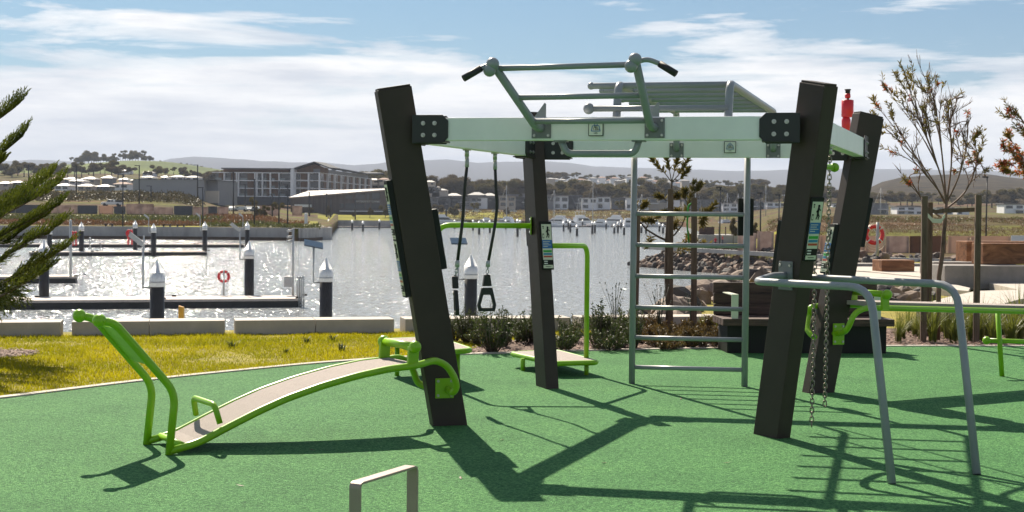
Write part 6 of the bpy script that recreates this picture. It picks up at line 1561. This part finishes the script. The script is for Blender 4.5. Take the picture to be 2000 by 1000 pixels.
# red beacon
d = 62; x = at(1655, 230, d).x; Zb = lambda y: at(1655, y, d).z
t = thing('navigation_beacon', 'red cylindrical navigation beacon on a pole behind the back right post', 'beacon', (x, d, -2))
mb = MB(); mb.cyl((x, d, -3.5), (x, d, Zb(178)), .06); mb.build('pole', MT['ink'], t)
mb = MB(); mb.lathe([(.20, 0), (.26, .03), (.26, Zb(195)-Zb(229)-.03), (.21, Zb(195)-Zb(229))], (x, d, Zb(229)), 16); mb.build('topmark', MT['redpaint'], t)
mb = MB(); mb.lathe([(.11, 0), (.13, .1), (.11, .2)], (x, d, Zb(192)), 12); mb.build('lantern', MT['redpaint'], t)
mb = MB(); mb.lathe([(.10, 0), (.11, .2), (.14, .22), (.14, .26)], (x, d, Zb(186)), 10); mb.build('lantern_head', MT['ink'], t)
mb = MB(); mb.lathe([(.18, 0), (.2, .6), (.12, .8)], (x-.05, d, Zb(262)), 14); mb.build('lower_housing', MT['redpaint'], t)
# lamp posts
def lamp(px, yt, d, label, double=False, arm=True):
    q = at(px, yt, d); zb = height(px, d) - .2 if not (1335 < px < 1560) else -1.9
    t = thing('lamp_post', label, 'lamp post', (q.x, d, zb), group='dark lamp posts round the harbour')
    mb = MB(); mb.cyl((q.x, d, zb), (q.x, d, q.z), d/F*1.5 if d > 200 else .085, d/F*1.1 if d > 200 else .06, n=8); mb.build('pole', MT['lamppost'], t)
    w_ = d/F*9; 
    if arm:
        mb = MB(); mb.box(q.x - w_, q.x + (w_*.2 if not double else w_*.3), d-.12, d+.12, q.z-.12, q.z+.03); mb.build('lamp_head', MT['lamppost'], t)
for px, yt, d, lb in ((56, 322, 500, 'at the far left above the pine branches'), (149, 324, 420, 'left of the pickup on the mound'), (240, 341, 268, 'by the promenade just right of the pickup'), (272, 323, 350, 'tall, in front of the warehouse left end'), (295, 363, 400, 'short, before the warehouse'), (386, 322, 440, 'tall, before the warehouse right end'), (396, 366, 270, 'by the promenade, before the apartments left end'), (456, 336, 350, 'before the left apartment block, left'), (479, 360, 430, 'short, before the left apartment block'), (497, 350, 272, 'tall, by the promenade before the apartments'), (545, 354, 276, 'by the rounded quay, before the apartments right end'), (562, 360, 285, 'at the tavern left corner'), (532, 380, 400, 'short, behind the garden bank'), (604, 375, 500, 'before the tavern, left'), (638, 378, 500, 'before the tavern, middle'), (646, 388, 500, 'short, before the tavern'), (694, 390, 500, 'on the lawn before the tavern lettering'), (872, 400, 640, 'on the far lawn left of the ropes'), (1486, 376, 150, 'on the headland right of the ladder'), (1522, 380, 156, 'on the headland beside the front right post'), (1470, 388, 190, 'thin, behind the ladder right rail')):
    lamp(px, yt, d, 'dark lamp post ' + lb)
lamp(1407, 365, 158, 'dark double headed lamp post on the headland seen through the ladder', True)
lamp(1928, 345, 140, 'tall dark lamp post behind the timber seats at right')
# headland platform wall, people
xa, xb = local(1363, 1442, 172); mb = MB(); mb.box(xa, xb, 172, 180, -2, at(1400, 459, 172).z); tag(mb.build('platform_wall', MT['quay']), 'grey concrete viewing platform on the headland, seen through the ladder', 'platform')
xa, xb = local(1368, 1432, 173); mb = MB(); z = at(1400, 459, 172).z; 
t = thing('timber_screen', 'brown timber screen on the headland viewing platform', 'screen', (xa, 174, z))
for k in range(6):
    x = xa + (xb-xa)*k/5; mb = MB(); mb.box(x-.06, x+.06, 174, 174.12, z, z+1.0); mb.build('post', MT['slat'], t)
mb = MB(); mb.box(xa, xa+(xb-xa)*.45, 173.9, 173.98, z, z+.95); mb.build('panel', MT['slat'], t)
mb = MB(); mb.box(xa, xb, 173.85, 173.97, z-.12, z-.001); mb.build('edge_board', MT['slat'], t)
MT['skin'] = M('skin', (.45, .27, .2), .6); MT['shirt'] = M('red_cloth', (.5, .05, .07), .8, var=.1); MT['pants'] = M('dark_cloth', (.05, .05, .08), .8); MT['hair'] = M('sandy_hair', (.35, .22, .1), .7)
def person(label, px, ybase, ytop, d, rz, crouch=0):
    zb = -1.82; x = (px-1000)/F*d; hgt = (ybase-ytop)/F*d*1.05; s = hgt/1.7
    bm = bmesh.new(); J_ = {}
    def v(n, x_, y_, z_, r): J_[n] = (bm.verts.new((x_, y_, z_)), r)
    c = crouch
    v('pel', 0, 0, .92-.45*c, .13); v('sp', 0, -.03*c, 1.15-.4*c, .125); v('ch', 0, -.08*c, 1.34-.36*c, .145); v('nk', 0, -.1*c, 1.47-.34*c, .06); v('hd', 0, -.12*c, 1.58-.33*c, .095); v('tp', 0, -.12*c, 1.68-.33*c, .08)
    for sgn, nm in ((-1, 'l'), (1, 'r')):
        v(nm+'h', sgn*.10, 0, .88-.45*c, .095); v(nm+'k', sgn*.12, -.06-.32*c, .48-.02*c, .07); v(nm+'a', sgn*.12, .02, .08, .045); v(nm+'t', sgn*.13, -.14, .035, .04)
        v(nm+'s', sgn*.19, -.08*c, 1.38-.36*c, .065); v(nm+'e', sgn*.27, -.03-.1*c, 1.12-.36*c, .048); v(nm+'w', sgn*.27, -.14-.2*c, .92-.3*c, .035); v(nm+'f', sgn*.26, -.19-.2*c, .84-.28*c, .03)
    E = [('pel', 'sp'), ('sp', 'ch'), ('ch', 'nk'), ('nk', 'hd'), ('hd', 'tp')]
    for nm in 'lr': E += [('pel', nm+'h'), (nm+'h', nm+'k'), (nm+'k', nm+'a'), (nm+'a', nm+'t'), ('ch', nm+'s'), (nm+'s', nm+'e'), (nm+'e', nm+'w'), (nm+'w', nm+'f')]
    for a, b in E: bm.edges.new((J_[a][0], J_[b][0]))
    bm.verts.index_update(); rads = {vv.index: r for vv, r in J_.values()}; root = J_['pel'][0].index
    me = bpy.data.meshes.new('p'); bm.to_mesh(me); bm.free(); o = bpy.data.objects.new('p', me); COL.objects.link(o)
    m1 = o.modifiers.new('s', 'SKIN'); o.modifiers.new('u', 'SUBSURF').levels = 1
    for i, sv in enumerate(me.skin_vertices[0].data): sv.radius = (rads[i], rads[i]); sv.use_root = (i == root)
    dg = bpy.context.evaluated_depsgraph_get(); dg.update(); m2 = bpy.data.meshes.new_from_object(o.evaluated_get(dg)); bpy.data.objects.remove(o)
    for k in ('skin', 'shirt', 'pants'): m2.materials.append(MT[k])
    for f in m2.polygons:
        z = f.center.z + .36*c*(1 if f.center.z > .5 else 0); f.use_smooth = True
        f.material_index = 0 if (z > 1.47 or (abs(f.center.x) > .22 and z < 1.15)) else 1 if z > .93 else 2
    t = bpy.data.objects.new('person', m2); COL.objects.link(t); t.location = (x, d, zb); t.rotation_euler = (0, 0, rz); t.scale = (s, s, s); tag(t, label, 'person')
    h = MB(); h.sphere((0, .02-.12*c, 1.63-.33*c), .112, 10, 7, (1, 1.05, 1)); ho = h.build('hair', MT['hair']); ho.parent = t; ho.location = (0, .015-.12*c, 1.55-.33*c)
person('person in red with sandy hair on the headland path, largest of the group', 1397, 479, 459, 150, .4)
person('small crouching person in red on the headland path, just right of the largest', 1407, 480, 471, 150, 2, .8)
person('small person in red bending over, right of the others on the headland path', 1420, 480, 470, 150, -1, .7)
person('person in red standing further back against the viewing platform', 1411, 466, 450, 168, .9)
person('person in red standing beside the green ribbon of the young tree', 1339, 474, 459, 158, -.6)

# ---- boats
MT['hull'] = M('gelcoat_white', (.66, .67, .69), .25, var=.04); MT['canopy'] = M('navy_canopy', (.03, .035, .06), .7)
def hull(mb, L_, W, H_, bow=.35):
    N = 9; vs = []
    for i in range(N):
        u = i/(N-1); x = -L_/2 + L_*u; k = 1 if u < .5 else max(.02, 1 - ((u-.5)/.5)**2.2); sheer = H_*(.78 + .32*u*u)
        for s, z in ((-1, sheer), (-.92, H_*.45), (-.55, -.25), (.55, -.25), (.92, H_*.45), (1, sheer)): vs.append((x + (z/H_*bow if u > .8 else 0), s*W/2*k, z))
    fs = [(6*i+j, 6*i+j+1, 6*i+7+j, 6*i+6+j) for i in range(N-1) for j in range(5)] + [(6*i+5, 6*i, 6*i+6, 6*i+11) for i in range(N-1)] + [tuple(range(6)), tuple(range(6*N-1, 6*N-7, -1))]
    mb.verts_faces(vs, fs)
def cruiser(tower=False):
    t = thing('motor_cruiser', None, 'boat'); mb = MB(); hull(mb, 12, 4, 1.6); mb.build('hull', MT['hull'], t)
    mb = MB(); mb.prism([(-3.6, -1.5, 1.4), (3.4, -1.5, 1.5), (1.2, -1.4, 3.2), (-3.2, -1.4, 3.2)], (0, 3, 0)); mb.build('cabin', MT['hull'], t)
    mb = MB(); mb.prism([(-2.8, -1.56, 2.0), (2.6, -1.56, 2.05), (1.1, -1.56, 2.9), (-2.8, -1.56, 2.9)], (0, 3.12, 0)); mb.build('windscreen', MT['glass'], t)
    mb = MB(); mb.prism([(-2.8, -1.2, 3.2), (.6, -1.2, 3.2), (-.1, -1.2, 4.1), (-2.8, -1.2, 4.0)], (0, 2.4, 0)); mb.build('flybridge', MT['hull'], t)
    mb = MB()
    for x in (-2.6, .2):
        for y in (-1.1, 1.1): mb.cyl((x, y, 3.9), (x, y, 5.2), .05, n=6)
    mb.box(-3, .6, -1.3, 1.3, 5.2, 5.32); mb.build('hardtop', MT['canopy'] if not tower else MT['hull'], t)
    mb = MB(); mb.tube([(2.2, -1.2, 1.9), (5.6, -.3, 2.5), (5.6, .3, 2.5), (2.2, 1.2, 1.9)], .04, n=6); mb.build('bow_rail', MT['galv'], t)
    if tower:
        mb = MB()
        for x, y in ((-2.2, -1), (-2.2, 1), (.2, -1), (.2, 1)): mb.cyl((x, y, 5.2), (-1 + x*.35, y*.5, 8.6), .06, n=6)
        mb.box(-1.9, .1, -.7, .7, 8.6, 8.7); mb.box(-1.8, 0, -.7, .7, 10.2, 10.3)
        for x, y in ((-1.7, -.6), (-.1, -.6), (-1.7, .6), (-.1, .6)): mb.cyl((x, y, 8.6), (x, y, 10.3), .04, n=6)
        for z in (6.2, 7.4): mb.cyl((-2, -.9, z), (0, .8, z), .04, n=5)
        mb.build('tuna_tower', MT['galv'], t)
        for s in (-1, 1): mb = MB(); mb.cyl((-.5, s*1.2, 4), (-4.5, s*2.6, 13), .05, .02, n=5); mb.build('outrigger', MT['galv'], t)
    PROTOS.append(t); return t
def yacht(H_=16):
    t = thing('sailing_yacht', None, 'boat'); mb = MB(); hull(mb, 11, 3.3, 1.2, .6); mb.build('hull', MT['hull'], t)
    mb = MB(); mb.prism([(-2.2, -.9, 1.0), (2.6, -.9, 1.1), (1.9, -.8, 1.75), (-2.0, -.8, 1.7)], (0, 1.8, 0)); mb.build('cabin', MT['hull'], t)
    mb = MB(); mb.cyl((.8, 0, 1), (.7, 0, H_), .17, .10, n=8); ms = mb.build('mast', MT['galv'], t)
    mb = MB(); mb.cyl((.8, 0, 2.6), (-4, 0, 2.8), .09, n=6); mb.build('boom', MT['galv'], ms)
    mb = MB(); mb.cyl((.8, 0, 2.75), (-3.9, 0, 2.95), .17, n=8); mb.build('furled_sail', MT['canopy'], ms)
    mb = MB()
    for a, b in (((.7, 0, H_-.2), (5.5, 0, 1.2)), ((.7, 0, H_-.2), (-5.3, 0, 1.2)), ((.7, 0, H_*.8), (.3, 1.5, 1.1)), ((.7, 0, H_*.8), (.3, -1.5, 1.1))): mb.cyl(a, b, .035, n=4)
    for z in (H_*.45, H_*.7): mb.cyl((.75, -.9, z), (.75, .9, z), .05, n=5)
    mb.build('rigging', MT['galv'], ms); PROTOS.append(t); return t
cru, tow, yat, yat2 = cruiser(), cruiser(True), yacht(16), yacht(20)
def boat(src, px, d, rz, lb, sc=1.0, grp='boats in the marina'): place(src, ((px-1000)/F*d, d, WZ + .05), rz, sc, lb, grp)
for src, px, d, rz, lb, sc in ((cru, 1088, 590, 2.6, 'white motor cruiser with dark windscreen right of the back left post', 1.1), (tow, 1138, 610, .5, 'white game fishing boat with tall tower and outriggers', 1.15), (cru, 1196, 600, 2.9, 'white motor cruiser with dark canopy left of the ladder', 1.2), (cru, 1112, 570, .3, 'low white cruiser before the fishing boat', .8), (cru, 1168, 575, 2.8, 'small white cruiser between two larger ones', .8), (cru, 1232, 590, .2, 'white cruiser partly behind the ladder left rail', .9), (cru, 986, 560, 2.7, 'white cruiser left of the back left post', .95), (cru, 868, 600, .1, 'grey covered cruiser behind the front left post', 1.1), (cru, 945, 610, 3.0, 'white cruiser between the hanging ropes', .8), (cru, 1270, 600, 2.6, 'white cruiser behind the ladder, left part', .9), (cru, 1420, 520, .4, 'white cruiser seen through the ladder right part', .9), (cru, 1500, 560, 2.8, 'white cruiser right of the ladder', .9), (tow, 1740, 520, .3, 'fishing boat with white lattice tower left of the bottlebrush', .9), (cru, 1650, 480, .2, 'white cruiser seen between the two right posts', .8),
      (yat, 1078, 560, .2, 'sailing yacht with tall mast just right of the back left post', .9), (yat2, 1160, 640, 2.9, 'sailing yacht with the tallest mast, centre of the marina', 1.0), (yat, 985, 600, .4, 'sailing yacht with mast beside the right rope', 1.05), (yat, 1250, 650, .1, 'sailing yacht with mast just right of the ladder left rail', .9), (yat2, 1354, 660, .2, 'sailing yacht with dark mast above the young tree', 1.05), (yat, 1422, 600, 2.9, 'sailing yacht with pale mast right of the young tree', .9), (yat, 1438, 620, .3, 'sailing yacht with mast second from the ladder right rail', .9), (yat, 1447, 590, .2, 'sailing yacht with mast next to the ladder right rail', .8), (yat2, 1492, 640, .5, 'sailing yacht with tall mast right of the ladder', .95), (yat, 1715, 540, .1, 'sailing yacht with mast left of the bottlebrush tree', 1.0), (yat, 905, 640, .3, 'sailing yacht with short mast by the left rope', .7)):
    boat(src, px, d, rz, lb, sc)
# parked cars on the far road
def car():
    t = thing('parked_car', None, 'car'); mb = MB(); mb.prism([(-2.2, -.85, .35), (2.2, -.85, .35), (2.25, -.85, .85), (1.3, -.85, .95), (.7, -.8, 1.45), (-1.3, -.8, 1.45), (-2.1, -.85, .9)], (0, 1.7, 0)); mb.build('body', MT['whitepaint'], t)
    mb = MB(); mb.prism([(-1.7, -.87, .95), (1.1, -.87, .95), (.62, -.87, 1.38), (-1.25, -.87, 1.38)], (0, 1.74, 0)); mb.build('windows', MT['glass'], t)
    for x in (-1.35, 1.35):
        for y in (-.88, .7): mb = MB(); mb.cyl((x, y, .33), (x, y+.18, .33), .33, n=12); mb.build('wheel', MT['rubber'], t)
    PROTOS.append(t); return t
cp_ = car()
for px, d in ((850, 690), (876, 690), (888, 692), (905, 690), (930, 690), (968, 690), (1000, 690)):
    place(cp_, ((px-1000)/F*d, d, height(px, d) + .1), 0, 1, 'small white car parked on the road below the dark waterfront houses', 'cars parked on the far road')
for px in (455, 470, 487, 500, 520):
    place(cp_, ((px-1000)/F*430, 430, height(px, 430) + .1), .1*px, 1, 'small white car parked beneath the apartment podium', 'cars parked beneath the apartments')
# quay-side benches and sign totem
for px, lb in ((212, 'left of two'), (325, 'middle one'), (352, 'right one')):
    d = 270; x = (px-1000)/F*d; z = height(px, d); t = thing('promenade_bench', 'dark bench block on the left promenade, ' + lb, 'bench', (x, d, z))
    mb = MB(); mb.box(x-.9, x+.9, d, d+.5, z+.35, z+.5); mb.build('seat', MT['slat'], t)
    for s in (-.6, .6): mb = MB(); mb.box(x+s-.12, x+s+.12, d+.05, d+.45, z-.1, z+.35); mb.build('leg', MT['ink'], t)
d = 284; x = (597-1000)/F*d; z = height(597, d); mb = MB(); zt = zpx(597, 416, d); mb.box(x-.32, x+.32, d, d+.2, z-.2, zt); tag(mb.build('sign_totem', MT['whitepaint'], bevel=.1), 'white upright totem sign on the rounded quay end', 'sign')

# =====================================================================  HAZE
m, nt, p = newmat('haze_air'); nt.nodes.remove(p); pv = nd(nt, 'ShaderNodeVolumePrincipled', i_Density=1.1e-4, i_Anisotropy=0.0); pv.inputs['Color'].default_value = (.72, .81, 1, 1)
nt.links.new(pv.outputs[0], nt.nodes['Material Output'].inputs['Volume'])
mb = MB(); mb.box(-7500, 7500, -90, 12500, -12, 480); hz = mb.build('haze', m); tag(hz, 'thin pale air haze over the harbour and hills', 'haze', kind='stuff')

def wipe(o):
    for c in kids(o): wipe(c)
    bpy.data.objects.remove(o)
for t in PROTOS: wipe(t)
